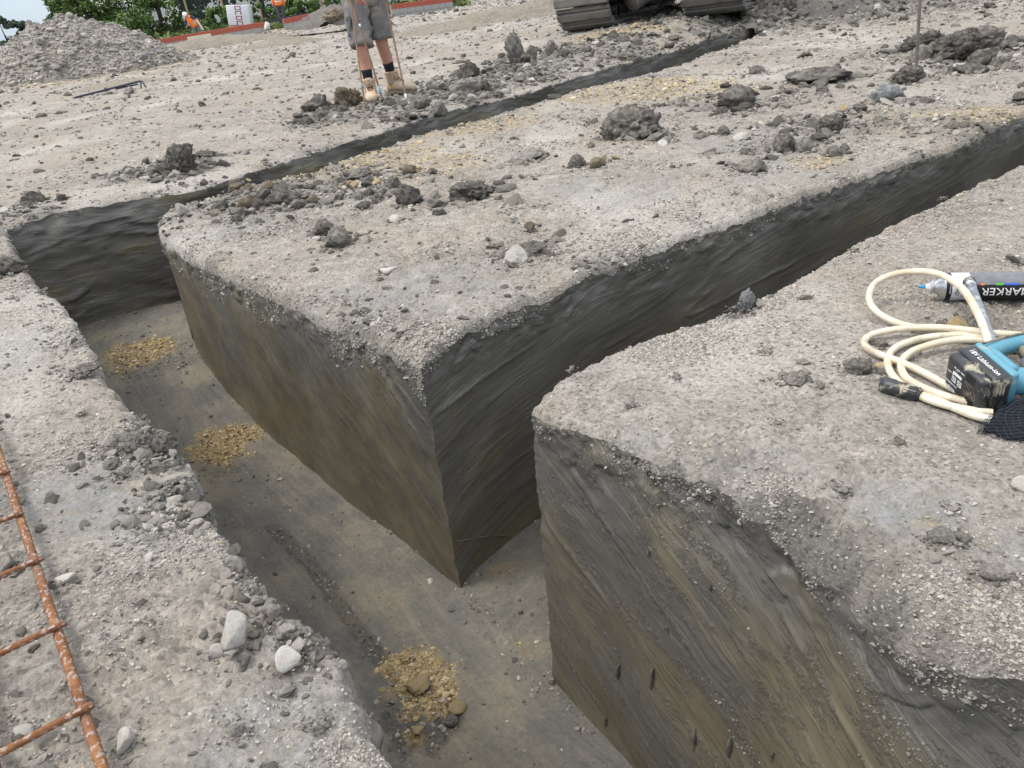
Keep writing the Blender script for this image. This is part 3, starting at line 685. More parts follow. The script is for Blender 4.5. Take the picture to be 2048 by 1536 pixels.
# ------------------------------------------------------------------ clods and stones, each its own thing
def TZ(x, y):
    a = np.array([[x]], float); b = np.array([[y]], float)
    return float(top_surface(a, b, np.full((1, 1), 9.), np.full((1, 1), .05))[0][0, 0])
def GT(px, py):
    z = 0.0
    for _ in range(5):
        P = G(px, py, z); z = TZ(P[0], P[1])
    return np.array([P[0], P[1], z])
def depth(P): return float((np.asarray(P) - EYE) @ Fv)
def lump_mesh(name, seed, sub=4, cuts=9, rough=.16, flat=1.0, cutd=(.55, .95), crk=.18):
    R = random.Random(seed); b = bmesh.new(); bmesh.ops.create_icosphere(b, subdivisions=sub, radius=1)
    planes = []
    for _ in range(cuts):
        n = Vector((R.gauss(0, 1), R.gauss(0, 1), R.gauss(0, 1))).normalized(); planes.append((n, R.uniform(*cutd)))
    off = Vector((R.uniform(0, 50), R.uniform(0, 50), R.uniform(0, 50)))
    lam = Vector((R.gauss(0, .5), R.gauss(0, .5), 1)).normalized()
    for v in b.verts:
        p = v.co.copy()
        p *= 1 + .30 * mnoise.noise(p * 1.1 + off)
        for n, d in planes:
            k = p.dot(n) - d
            if k > 0: p -= n * k * .92
        q = p * 2.4 + off
        p += p.normalized() * (rough * mnoise.fractal(q, .9, 2.1, 5) + rough * .45 * mnoise.fractal(p * 8 + off, .7, 2.1, 3))
        vd = mnoise.voronoi(p * 2.3 + off)[0]; vd2 = mnoise.voronoi(p * 5.5 + off)[0]
        p += p.normalized() * (min(.3, vd[1] - vd[0]) * crk + min(.25, vd2[1] - vd2[0]) * crk * .5 - crk * .15)
        l_ = lam.dot(p) * 7 + 1.6 * mnoise.noise(p * 1.5 + off); fl = l_ - math.floor(l_)
        p += p.normalized() * (.05 * mnoise.cell(Vector((math.floor(l_), 3.3, off.x))) + .03 * fl) * (1 if crk > .1 else .2)
        p.z *= flat
        v.co = p
    zs = min(v.co.z for v in b.verts)
    for v in b.verts:
        if v.co.z < zs * .55: v.co.z = zs * .55 + (v.co.z - zs * .55) * .2
    me = bpy.data.meshes.new(name); b.to_mesh(me); b.free(); smooth(me); me.materials.append(M_CLOD)
    return me
LUMPS = [lump_mesh('clay_clod', 100 + k, 4, 20, .17, 1.0, (.52, 1.0), .34) for k in range(7)]
LUMPS_LO = [lump_mesh('clay_clod', 140 + k, 3, 16, .13, 1.0, (.5, 1.0), .28) for k in range(8)]
STONES = [lump_mesh('stone', 220 + k, 3, 10, .05, .85, (.34, .66), .06) for k in range(5)]
SLABS = [lump_mesh('slab', 300 + k, 4, 14, .10, .42, (.6, .95), .25) for k in range(4)]
HEAPS = [lump_mesh('clod_heap', 400 + k, 5, 16, .17, .85, (.5, 1.0), .5) for k in range(3)]
TYPES = dict(c=(LUMPS, 'clay_clod', 'clay clod'), l=(LUMPS_LO, 'clay_clod', 'clay clod'), s=(STONES, 'stone', 'stone'), f=(SLABS, 'clay_slab', 'clay slab'), h=(HEAPS, 'clod_heap', 'clay heap'))
MT = dict(d=M_CLODDK, m=M_CLOD, p=M_CLODLT, b=M_CLODBR, y=M_STONEY, w=M_STONEW, g=M_SLATE, o=mat_clod('ochre_lump', (.38, .28, .145), (.54, .43, .25), (.40, .33, .22)))
def lump(P, wid, typ, mat, hgt=1.0, rot=None, label=None, group=None, seed=None, sink=.30, dep=.8):
    R = random.Random(seed if seed is not None else int(P[0] * 1e4) ^ int(P[1] * 1e4))
    meshes, nm, cat = TYPES[typ]; me = R.choice(meshes)
    if typ == 'h' and label and 'heap' not in label.replace('spoil heap', ''): nm, cat = 'clay_clod', 'clay clod'
    bb = np.array([v[:] for v in (min_max(me))]); ext = bb[1] - bb[0]
    o = link(nm, me); o.material_slots[0].link = 'OBJECT'; o.material_slots[0].material = MT[mat]
    s = wid / ((ext[0] + ext[1]) / 2); sz = s * hgt
    o.scale = (s, s * dep * R.uniform(.85, 1.15), sz); o.rotation_euler = rot or (R.uniform(-.2, .2), R.uniform(-.2, .2), R.uniform(0, 6.28))
    o.location = (P[0], P[1], P[2] - bb[0][2] * sz * (1 - sink))
    PLACED.append((P[0], P[1], P[2], wid)); tag(o, label, cat, group); return o
PLACED = []; _mm = {}
def min_max(me):
    if me.name not in _mm:
        a = np.empty(len(me.vertices) * 3); me.vertices.foreach_get('co', a); a = a.reshape(-1, 3); _mm[me.name] = (a.min(0), a.max(0))
    return _mm[me.name]
def LP(px, py, wpx, typ, mat, hgt, label, group=None, seed=None, rot=None, floor=False, sink=.30, dep=.8):
    P = GT(px, py) if not floor else G(px, py, floor)
    wid = wpx / 1538 * depth(P)
    d = P[:2] / np.linalg.norm(P[:2]) * wid * .35           # the traced pixel is the near foot of the lump
    return lump(P + np.array([d[0], d[1], 0]), wid, typ, mat, hgt, rot, label, group, seed, sink, dep)
for a in (
    (1268, 285, 124, 'h', 'd', .88, 'big angular dark clod standing alone in the middle of the central block', None, 3),
    (1225, 282, 60, 'c', 'm', .9, 'smaller clod leaning on the big angular dark clod', None, 4),
    (365, 350, 84, 'h', 'd', .95, 'peaked heap of dark clay on the far lip above the back trench end', None, 5),
    (330, 352, 40, 'l', 'd', .8, 'low dark lump at the foot of the peaked clay heap', None, 6),
    (940, 157, 52, 'c', 'd', 1.1, 'dark rough clod beyond the back trench, first to the right of the man', None, 7),
    (1032, 128, 42, 'c', 'm', 1.7, 'tall upright grey clod beyond the back trench', None, 8),
    (1062, 128, 40, 'l', 'd', 1.0, 'dark clod touching the tall upright grey clod', None, 9),
    (1105, 112, 34, 'l', 'm', .9, 'grey clod between the tall upright clod and the excavator track', None, 10),
    (938, 195, 75, 'c', 'm', .75, 'low broad grey clod beside the back trench below the dark rough clod', None, 11),
    (572, 410, 84, 'f', 'd', 1.1, 'dark flat-sided block of clay on the near lip of the back trench', None, 12),
    (520, 420, 42, 'l', 'd', .8, 'dark clod butting against the dark flat-sided block', None, 13),
    (496, 416, 44, 'l', 'b', .8, 'tan and grey clod left of the dark flat-sided block', None, 14),
    (625, 412, 38, 'l', 'b', .7, 'brownish clod right of the dark flat-sided block', None, 15),
    (818, 412, 62, 'c', 'd', .95, 'hollow-fronted dark clod at the right end of the rubble strip', None, 16),
    (720, 358, 62, 'f', 'm', .9, 'smooth grey clay lump in the middle of the rubble strip', None, 17),
    (690, 390, 34, 'f', 'g', .7, 'small flat grey slab leaning in the rubble strip', None, 18),
    (680, 496, 74, 'c', 'm', .72, 'rounded grey boulder lying on the smooth part of the central block', None, 19),
    (650, 474, 52, 'c', 'm', .8, 'grey clod just behind the rounded grey boulder', None, 20),
    (476, 442, 30, 'l', 'd', .8, 'small dark clod near the left corner of the central block', None, 21),
    (948, 402, 115, 'h', 'd', .55, 'wide dark clod with stones stuck in it, between the rubble strip and the boulder', None, 22),
    (1155, 335, 36, 'l', 'd', .95, 'dark round clod left of its twin with the yellow side', None, 23),
    (1190, 338, 32, 'l', 'b', .95, 'dark and yellow round clod next to a pair of yellow stones', None, 24),
    (1052, 325, 70, 'f', 'p', .9, 'curled pale flake of clay standing on edge', None, 25),
    (1512, 148, 36, 's', 'm', .9, 'flat grey stone on the bare ground near the bend of the back trench', None, 26),
    (1475, 218, 95, 'c', 'm', .6, 'broad broken clod with a raised fin', None, 27),
    (1640, 168, 150, 'f', 'd', .55, 'long flat dark slab lying across the pale ground', None, 28),
    (1775, 205, 78, 'f', 'g', 1.3, 'smooth blue-grey slab propped up below the upright steel pin', None, 29),
    (1810, 170, 70, 'h', 'd', .7, 'dark clod against the propped blue-grey slab', None, 30),
    (1835, 105, 90, 'h', 'd', .8, 'dark clod behind the upright steel pin', None, 31),
    (1905, 125, 120, 'h', 'd', .85, 'large dark clod with a steep face, right of the upright steel pin', None, 32),
    (1965, 105, 100, 'h', 'm', .7, 'grey clod with a smooth bucket-cut top at the right edge of the heap', None, 33),
    (1925, 145, 42, 's', 'w', .75, 'pale pointed stone at the front of the large dark clod', None, 34),
    (1565, 305, 60, 'c', 'd', .85, 'split dark clod with a hollow, near the lip of the side trench', None, 35),
    (1608, 305, 42, 'l', 'p', .9, 'pale grey clod beside the split dark clod', None, 36),
    (1655, 268, 70, 'h', 'd', .7, 'dark crumbly clod with a yellow tuft on top', None, 37),
    (1505, 345, 70, 'l', 'm', .5, 'low flattened clod close to the lip of the side trench', None, 38),
    (705, 212, 82, 'h', 'b', .85, 'brown and yellow clod beside the man\'s front boot', None, 39),
    (640, 222, 60, 'l', 'd', .6, 'dark lump left of the brown and yellow clod', None, 40),
    (845, 222, 42, 'l', 'd', .9, 'dark round clod right of the rod tips', None, 41),
    (812, 240, 70, 'f', 'd', .45, 'flat dark slab right in front of the man\'s boots', None, 42),
    (880, 232, 36, 'l', 'm', .9, 'grey clod at the trench edge in front of the man', None, 43),
    (285, 905, 78, 'h', 'm', .7, 'crumbling grey clod overhanging the long trench from the left lip', None, 44),
    (335, 905, 60, 'c', 'd', .8, 'dark clod hanging at the very edge of the left lip', None, 45),
    (262, 890, 42, 'l', 'p', .8, 'pale clod at the back of the crumbling grey clod', None, 46),
    (232, 892, 48, 's', 'p', .9, 'rounded pale lump left of the crumbling clods on the left lip', None, 47),
    (480, 1302, 84, 's', 'w', .95, 'large white stone, the biggest on the left bank', None, 48),
    (432, 1310, 28, 's', 'w', .8, 'small white stone touching the large white stone', None, 49),
    (585, 1338, 56, 's', 'w', .8, 'white stone nearer the lip than the large white stone', None, 50),
    (600, 1300, 38, 's', 'w', .8, 'cream stone behind the second white stone on the left lip', None, 51),
    (548, 1240, 46, 'l', 'p', 1.0, 'upright grey lump on the left lip behind the large white stone', None, 52),
    (575, 1275, 40, 'l', 'p', .8, 'grey lump between the white stones and the trench', None, 53),
    (50, 1470, 44, 's', 'w', .9, 'pale rounded stone inside the rebar mesh', None, 54),
    (262, 1496, 44, 's', 'w', .8, 'pinkish rounded stone right of the rebar mesh', None, 55),
    (130, 1165, 46, 's', 'w', .7, 'off-white flat stone right of the long rebar', None, 56),
    (20, 1140, 44, 's', 'p', .7, 'brownish half-buried stone under the rebar mesh', None, 57),
    (480, 1470, 36, 's', 'p', .8, 'grey stone below the white stones on the left bank', None, 58),
    (1490, 622, 46, 'c', 'g', 1.0, 'blue-grey lump on the lip of the side trench', None, 59),
    (1915, 655, 46, 's', 'y', 1.0, 'cream triangular stone behind the hose coil', None, 60),
    (1720, 752, 62, 'c', 'm', .7, 'dirty clod just left of the hose coil', None, 61),
    (1765, 742, 36, 's', 'y', .7, 'cream stone lying under the hose coil', None, 62),
    (1590, 770, 66, 'f', 'm', .8, 'flat grey flake lying left of the hose connector', None, 63),
    (1640, 785, 26, 's', 'p', .8, 'small pale stone beside the flat grey flake', None, 64),
    (2044, 985, 40, 's', 'w', .9, 'white stone at the right edge below the mesh bag', None, 65),
    (1985, 1165, 60, 'l', 'p', .6, 'cream crumbly lump near the rim of the right block', None, 66),
    (1880, 1085, 44, 'f', 'g', .5, 'bluish flake on the smeared patch of the right block', None, 67),
    (776, 548, 40, 's', 'w', .45, 'flat pinkish stone on the front of the central block', None, 68),
    (1060, 462, 26, 's', 'b', .6, 'small reddish stone on the central block', None, 69),
    (1045, 515, 110, 'f', 'd', .30, 'thin dark flake curling up behind the rim of the side trench', None, 70),
    (795, 446, 30, 's', 'w', .9, 'pale oblong stone in front of the hollow dark clod', None, 71),
    (365, 432, 26, 's', 'w', .8, 'white stone close to the left corner of the central block', None, 72),
    (430, 430, 36, 'f', 'b', .8, 'tan flake near the left corner of the central block', None, 73),
    (125, 402, 26, 'l', 'd', .9, 'small dark clod standing alone on the far ground at the left', None, 74),
    (68, 408, 50, 'l', 'd', .6, 'dark lump on the lip above the trench end', None, 75),
    (20, 545, 70, 'c', 'd', .6, 'dark slumped clod in the far corner of the left bank', None, 76),
    (175, 738, 44, 'c', 'd', .5, 'cracked dark clod under the left lip', None, 77),
    (862, 1168, 18, 's', 'w', .9, 'white pebble at the foot of the central block', None, 78, None, -.79),
    (845, 1385, 60, 'l', 'o', .45, 'ochre lump in the middle of the nearest yellow patch', None, 79, None, -.79),
    (920, 1425, 44, 's', 'o', .7, 'cream lump at the right end of the nearest yellow patch', None, 80, None, -.79),
    (835, 1470, 30, 's', 'y', .6, 'small yellow lump at the front of the nearest yellow patch', None, 81, None, -.79),
    (905, 1450, 34, 'l', 'm', .5, 'dark crumb lump beside the cream lump on the trench floor', None, 82, None, -.79),
): LP(*a)
YST = []
for px, py, w_ in ((498, 364, 15), (520, 382, 14), (535, 380, 16), (752, 372, 22), (782, 372, 17), (710, 378, 22), (700, 370, 15), (835, 340, 14), (730, 390, 14), (1230, 320, 20), (1207, 326, 18), (1690, 222, 22)):
    LP(px, py, w_, 's', 'y', .9, 'small yellow stone among the grey clods of the central block', 'yellow stones among the clods'); o = COL.objects[-1]; YST.append((o, np.array(o.location), .02, 'y', 's'))
for px, py, w_ in ((1268, 62, 20), (1225, 75, 16), (1480, 26, 20), (1498, 20, 14), (1755, 8, 14)):
    LP(px, py, w_, 's', 'y', .8, 'pale yellow stone in the spoil near the excavator tracks', 'yellow stones near the excavator')
# the anonymous scatter
def scatter_clods(key, n, wf, lo, hi, types, mats, label, group):
    P = pick(key, n, wf)
    for p in P:
        d = math.sqrt((p ** 2).sum()); t = random.choice(types); w_ = random.uniform(lo, hi) ** 1.0 * (.6 + .4 * random.random())
        m_ = random.choice(mats); o = lump(p, w_, t, m_, random.uniform(.4, .85), None, label, group, None, .42); ANON.append((o, p, w_, m_, t))
ANON = list(YST)
vis = lambda c: sst(-.3, .3, c[..., 1]) * (np.abs(c[..., 0] - .1 * c[..., 1]) < .72 * c[..., 1])
scatter_clods('far', 34, lambda c, at, d: vis(c) * dens(c) ** .7 * at['dark'] ** 2 * (c[..., 1] < 14), .05, .20, 'lll', 'ddm', 'dark clay clod in the loose spoil beyond the back trench', 'clods beyond the back trench')
scatter_clods('far', 20, lambda c, at, d: vis(c) * (c[..., 1] < 40) * (c[..., 1] > 12) * (.15 + at['dark']), .12, .32, 'lll', 'dmmb', 'grey clod lying on the far churned ground', 'clods on the far ground')
scatter_clods('centre', 22, lambda c, at, d: vis(c) * dens(c) * at['dark'] ** 1.5, .035, .11, 'lll', 'ddmm', 'dark clay clod in the rubble on the central block', 'clods on the central block')
scatter_clods('centre', 20, lambda c, at, d: vis(c) * dens(c), .025, .07, 'lls', 'mpp', 'small grey lump lying loose on the central block', 'loose lumps on the central block')
scatter_clods('left', 26, lambda c, at, d: vis(c) * (at['dark'] + .1) * sst(.5, .05, d), .02, .06, 'lls', 'mpp', 'small grey lump along the crumbled left lip', 'lumps on the left lip')
scatter_clods('right', 22, lambda c, at, d: vis(c) * dens(c) * (c[..., 1] < 4), .018, .045, 'lls', 'mpp', 'small grey lump lying loose on the right block', 'lumps on the right block')

for zone, n_, x0, y0, x1, y1, sl, lo_, hi_, lb, gp in (('strip', 30, 450, 352, 830, 425, -.08, 14, 34, 'small clod in the rubble strip on the central block', 'clods in the rubble strip'), ('pile', 16, 1790, 78, 2046, 160, -.05, 24, 60, 'clod in the pile round the upright steel pin', 'clods round the steel pin'),
        ('bank', 26, 600, 190, 1000, 235, -.14, 14, 34, 'clod in the spoil along the back trench in front of the man', 'clods in front of the man'), ('track', 24, 1000, 95, 1480, 128, -.15, 12, 30, 'clod in the spoil between the trench and the excavator', 'clods before the excavator'), ('mid', 14, 1380, 190, 1720, 320, 0, 16, 44, 'clod in the scatter on the right half of the central block', 'clods on the right half of the block')):
    for _ in range(n_):
        px = random.uniform(x0, x1)
        while zone == 'bank' and 690 < px < 850: px = random.uniform(x0, x1)
        py = random.uniform(y0, y1) + sl * (px - (x0 + x1) / 2); wp = random.uniform(lo_, hi_); P = GT(px, py); m_ = random.choice('dddmmb' if zone == 'strip' else 'ddmm')
        o = lump(P, wp / 1538 * depth(P), 'l', m_, random.uniform(.45, .95), None, lb, gp, None, .45); ANON.append((o, P, wp, m_, 'l'))
# crumbs shed round every clod
pp = np.array([p for p in PLACED if p[2] > -.3]); rep_n = 60
q = np.repeat(pp, rep_n, 0); a_ = rng.uniform(0, 6.283, len(q)); r_ = q[:, 3] * (.28 + np.abs(rng.normal(0, .42, len(q))))
q[:, 0] += np.cos(a_) * r_; q[:, 1] += np.sin(a_) * r_
def inside(poly, x, y):
    c = np.zeros(len(x), bool); n = len(poly)
    for i in range(n):
        (x0, y0), (x1, y1) = poly[i], poly[i - 1]
        if y0 != y1: c ^= ((y0 > y) != (y1 > y)) & (x < (x1 - x0) * (y - y0) / (y1 - y0) + x0)
    return c
polys = [np.concatenate([LIP['LFT'][1], [(-6, 2), (-6, -3), (0, -3)]]), np.concatenate([LIP['RGTA'][1][::-1], LIP['RGTC'][1], [(25, 0)]]), np.concatenate([LIP['CENC'][1][::-1], LIP['CENA'][1], LIP['BNEAR'][1]]), np.concatenate([LIP['BFAR'][1], [(60, 70), (60, 120), (-80, 120), (-80, -10)]])]
q = q[np.any([inside(p_, q[:, 0], q[:, 1]) for p_ in polys], 0)]          # nothing is shed over an open trench
q[:, 2] = top_surface(q[:, 0], q[:, 1], np.full(len(q), 9.), np.full(len(q), .05))[0]
scatter('clay_crumbs', q[:, :3], np.clip(q[:, 3] * .055 * np.exp(rng.normal(0, .6, len(q))), .002, .05), M_DGRAV)
# crumbs stuck to the cut faces: in streaks on the near block, and in the dried crust under every lip
def face_crumbs(P, fn, n, lo, mat, tone):
    c = P[:-1, :-1]; e1 = P[1:, :-1] - c; e2 = P[:-1, 1:] - c
    ar = np.linalg.norm(np.cross(e1, e2), axis=-1)
    S = np.concatenate([[0], np.cumsum(np.hypot(*np.diff(P[:, 0, :2], axis=0).T))])[:-1, None] + 0 * ar; D = P[:-1, :1, 2] - c[..., 2]
    wg = np.clip(ar * fn(S, D, c) * dens(c) * infront(c + np.array([0, .6, 0])), 0, None).ravel(); i = rng.choice(wg.size, n, p=wg / wg.sum())
    Q = c.reshape(-1, 3)[i] + e1.reshape(-1, 3)[i] * rng.uniform(0, 1, (n, 1)) + e2.reshape(-1, 3)[i] * rng.uniform(0, 1, (n, 1))
    scatter('face_crumbs', Q, sizes(Q, lo, .55, .012), mat, flat=.9, sink=.5, tone=rng.uniform(*tone, n))
def f_streak(u, v, c):
    k = math.radians(33); a = u * math.cos(k) + v * math.sin(k); b = -u * math.sin(k) + v * math.cos(k)
    return sst(.08, .36, fbm(a * 1.3, b * 9, 500, 4)) * sst(.66, .45, v)
f_rim = lambda u, v, c: sst(.13, .02, v + .06 * fbm(u * 7, v * 7, 510, 3)) * sst(-.25, .3, fbm(u * 5, v * 5, 511, 3))
face_crumbs(W_RA, f_streak, 3200, .0011, M_GRAVEL, (0, .3))
for P_, n_, dm in ((W_RA, 1800, .07), (W_CA, 3400, .13), (W_CC, 2400, .06), (W_BF, 500, .04)): face_crumbs(P_, lambda u, v, c: f_rim(u, v / dm * .13, c), n_, .0015, M_GRAVEL, (0, .8))

# ------------------------------------------------------------------ rebar mesh on the left bank
def mat_rust():
    m, nt, b = newmat('rusty_steel'); t = nn(nt, 'ShaderNodeTexCoord'); v = t.outputs['Object']
    n = noise_n(nt, v, 14, 8, .7); n2 = noise_n(nt, v, 110, 5, .7)
    c = ramp(nt, n, [(.3, (.13, .055, .025)), (.48, (.20, .085, .036)), (.62, (.27, .128, .055)), (.75, (.25, .16, .12))])
    sp = ramp(nt, noise_n(nt, mapping(nt, v, (1, 1.3, 1.3)), 115, 4, .55), [(.53, 0), (.62, 1)])
    c = mix(nt, mth(nt, 'MULTIPLY', sp, .7), c, (.38, .34, .32))
    gy = ramp(nt, noise_n(nt, v, 5, 4), [(.52, 0), (.64, 1)]); c = mix(nt, mth(nt, 'MULTIPLY', gy, .55), c, (.20, .165, .15))
    c = mix(nt, .4, c, mix(nt, 1., c, ramp(nt, n2, [(.3, .5), (.7, 1.5)]), 'MULTIPLY'))
    nt.links.new(c, b.inputs['Base Color']); b.inputs['Roughness'].default_value = .8; bump(nt, b, n2, .5, .002); return m
M_RUST = mat_rust()
def mat_rodsteel(name, c1, c2):
    m, nt, b = newmat(name); t = nn(nt, 'ShaderNodeTexCoord'); v = t.outputs['Object']
    nt.links.new(ramp(nt, noise_n(nt, v, 9, 7, .65), [(.35, c1), (.65, c2)]), b.inputs['Base Color']); b.inputs['Roughness'].default_value = .7; return m
M_CROSS = mat_rodsteel('grey_rusty_steel', (.13, .10, .09), (.36, .17, .07))
def bar_mesh(name, L, r, rib=.0007, pitch=.0085, nseg=10):
    n = int(L / (pitch / 2)); V = []; F = []
    for i in range(n + 1):
        x = L * i / n; rr = r + (rib if i % 2 else -rib)
        for k in range(nseg):
            a = 2 * math.pi * k / nseg; V.append((x + .0018 * math.sin(a), rr * math.cos(a), rr * math.sin(a)))
    for i in range(n):
        for k in range(nseg): F.append((i * nseg + k, i * nseg + (k + 1) % nseg, (i + 1) * nseg + (k + 1) % nseg, (i + 1) * nseg + k))
    F.append(tuple(range(nseg))[::-1]); F.append(tuple(range(n * nseg, n * nseg + nseg)))
    return mesh_from(name, V, F)
O = Vector((-.599, .743, .034)); e1 = Vector((-1.104 + .537, 1.46 - .639, 0)).normalized(); e2 = Vector((-.688 + .599, .681 - .743, 0)).normalized()
ang1 = math.atan2(e1.y, e1.x); ang2 = math.atan2(e2.y, e2.x)
rb = empty('rebar_mesh', (O.x, O.y, 0)); tag(rb, 'rusty steel reinforcing mesh lying on the left bank', 'rebar mesh')
LB = bar_mesh('long_bar', 2.6, .0070); CB = bar_mesh('cross_bar', 1.0, .0050, .0004, .009, 8)
for k in range(5):
    p = O + e2 * (.012 + .105 * k) - e1 * .75
    link('long_bar', LB, M_RUST, rb, (p.x - O.x, p.y - O.y, .030), (0, 0, ang1))
for i, (px, py) in enumerate(((185, 1405), (130, 1242), (84, 1113), (44, 1022), (18, 938))):
    q = G(px, py, .045)
    link('cross_bar', CB, M_CROSS if i % 2 else M_RUST, rb, (q[0] - O.x, q[1] - O.y,   .030 + .0122), (0, .004, ang2 + random.uniform(-.02, .02)))
for k in (1, 2, 3):
    q = O - e1 * .2 * k - e2 * .01; link('cross_bar', CB, M_RUST, rb, (q.x - O.x, q.y - O.y, .0422), (0, .004, ang2))
for k in (5, 6):
    q = O + e1 * .202 * k - e2 * .01; link('cross_bar', CB, M_RUST, rb, (q.x - O.x, q.y - O.y, .0422), (0, .004, ang2))

# ------------------------------------------------------------------ spray can, hose, battery tool, mesh bag on the right block
M_CANW = plain('white_tin', (.62, .64, .68), .30, .3, .08, 8, spec=.5)
M_CANG = plain('grey_speckled_label', (.16, .165, .18), .35, .1, .5, 60, spec=.5)
M_BLK = plain('black_plastic', (.03, .032, .036), .42, 0, .3, 30, dirt=(.40, .36, .28), dirt_amt=.16, dscale=30, spec=.5)
M_BLKC = plain('black_label', (.015, .015, .017), .4, 0, .1)
M_TEAL = plain('teal_plastic', (.10, .29, .38), .38, 0, .12, 12, dirt=(.36, .36, .30), dirt_amt=.30, dscale=20, spec=.5)
M_GRIP = plain('muddy_rubber', (.05, .048, .045), .6, 0, .4, 30, dirt=(.28, .25, .19), dirt_amt=.6, dscale=22)
M_STEEL = plain('brushed_steel', (.55, .56, .57), .3, .9, .1)
M_WHITE = plain('white_print', (.80, .80, .80), .5, 0, .03)
M_DKPR = plain('dark_print', (.02, .02, .02), .5, 0, .03)
M_ORG = plain('orange_print', (.75, .17, .03), .5, 0, .03); M_GRN = plain('green_print', (.09, .42, .06), .5, 0, .03); M_BLU = plain('blue_print', (.04, .12, .55), .5, 0, .03)
M_BTIP = plain('blue_nozzle', (.05, .30, .62), .4, 0, .1)
M_GALV = plain('galvanised_tube', (.30, .32, .35), .4, .5, .45, 60, dirt=(.55, .57, .6), dirt_amt=.3, dscale=70)
def text_mesh(txt, size, ext=.0003):
    cu = bpy.data.curves.new('lettering', 'FONT'); cu.body = txt; cu.size = size; cu.extrude = ext; cu.align_x = 'CENTER'; cu.align_y = 'CENTER'
    cu.resolution_u = 3
    t = bpy.data.objects.new('lettering', cu); COL.objects.link(t); dg = bpy.context.evaluated_depsgraph_get()
    me = bpy.data.meshes.new_from_object(t.evaluated_get(dg)); COL.objects.unlink(t); bpy.data.objects.remove(t); bpy.data.curves.remove(cu); me.name = 'lettering'; return me
def wrap(me, R, ang0, x0, flipx=False, vertical=False, boldy=1.0):
    """bend flat lettering round a cylinder lying along +X; ang measured from +Z toward -Y"""
    bmx = bmesh.new(); bmx.from_mesh(me)
    bmesh.ops.triangulate(bmx, faces=bmx.faces)
    bmesh.ops.subdivide_edges(bmx, edges=[e for e in bmx.edges if e.calc_length() > .006], cuts=2)
    for v in bmx.verts:
        x, y, z = v.co
        if vertical: x, y = -y, x
        if flipx: x, y = -x, -y
        a = ang0 - y * boldy / R; r = R + .0003 + z
        v.co = (x0 + x, -r * math.sin(a), r * math.cos(a))
    bmx.to_mesh(me); bmx.free(); return me
def cyl_band(R, x0, x1, a0, a1, n=24, m=8):
    V = []; F = []
    for i in range(m + 1):
        for k in range(n + 1):
            a = a0 + (a1 - a0) * k / n; V.append((x0 + (x1 - x0) * i / m, -R * math.sin(a), R * math.cos(a)))
    for i in range(m):
        for k in range(n): F.append((i * (n + 1) + k, i * (n + 1) + k + 1, (i + 1) * (n + 1) + k + 1, (i + 1) * (n + 1) + k))
    return mesh_from('band', V, F)
def lathe(prof, n=40):
    """profile of (x, r) turned round X"""
    V = []; F = []
    for x, r in prof:
        for k in range(n): a = 2 * math.pi * k / n; V.append((x, r * math.sin(a), r * math.cos(a)))
    for i in range(len(prof) - 1):
        for k in range(n): F.append((i * n + k, i * n + (k + 1) % n, (i + 1) * n + (k + 1) % n, (i + 1) * n + k))
    F.append(tuple(range(n))); F.append(tuple(range((len(prof) - 1) * n, len(prof) * n))[::-1])
    return mesh_from('lathe', V, F)
RC = .0335
c0 = GT(1886, 614); c1 = GT(2040, 610); cdir = (c1 - c0); cyaw = math.atan2(cdir[1], cdir[0])
tip = GT(1868, 612)
can = empty('spray_can', (tip[0] - .001, tip[1] + RC * .75, max(c0[2], c1[2], tip[2]) + RC + .004), (0, 0, cyaw))
tag(can, 'marker spray can with white shoulder and black lettering lying behind the hose', 'spray can')
prof = [(0, .0125), (.002, .0165), (.004, .0168), (.006, .014), (.010, .0150), (.016, .0205), (.021, .0262), (.0245, .0295), (.026, .0312), (.028, .0312)]
link('shoulder', lathe(prof), M_STEEL, can)
link('can_body', lathe([(.028, .0315), (.029, RC), (.245, RC), (.247, .032), (.248, .029)]), M_CANW, can)
link('nozzle', lathe([(-.012, .0062), (-.010, .0075), (-.004, .0085), (.0, .0115), (.001, .0118)], 20), M_WHITE, can)
link('spray_tip', lathe([(-.026, .0022), (-.024, .0038), (-.010, .0042)], 14), M_BTIP, can)
link('black_ring', cyl_band(RC + .0002, .0285, .0405, 0, 2 * math.pi, 48), M_BLKC, can)
link('speckled_label', cyl_band(RC + .0002, .080, .240, math.radians(-60), math.radians(62), 24), M_CANG, can)
link('black_label', cyl_band(RC + .0003, .088, .240, math.radians(62.5), math.radians(165), 24), M_BLKC, can)
link('lettering', wrap(text_mesh('MARKER', .027), RC + .0004, math.radians(90), .155, flipx=True, boldy=1.0), M_WHITE, can)
for tx, xx in (('ROAD', .052), ('MASTER', .066)): link('lettering', wrap(text_mesh(tx, .0125), RC, math.radians(78), xx, flipx=True, vertical=True), M_DKPR, can)
link('lettering', wrap(text_mesh('PERMANENT LINE PAINT', .0042), RC + .0004, math.radians(62), .0365, flipx=True, vertical=True), M_WHITE, can)
for m_, x0, x1 in ((M_ORG, .100, .108), (M_GRN, .132, .147), (M_BLU, .151, .180)):
    link('colour_mark', cyl_band(RC + .0006, x0, x1, math.radians(57), math.radians(65), 4, 2), m_, can)

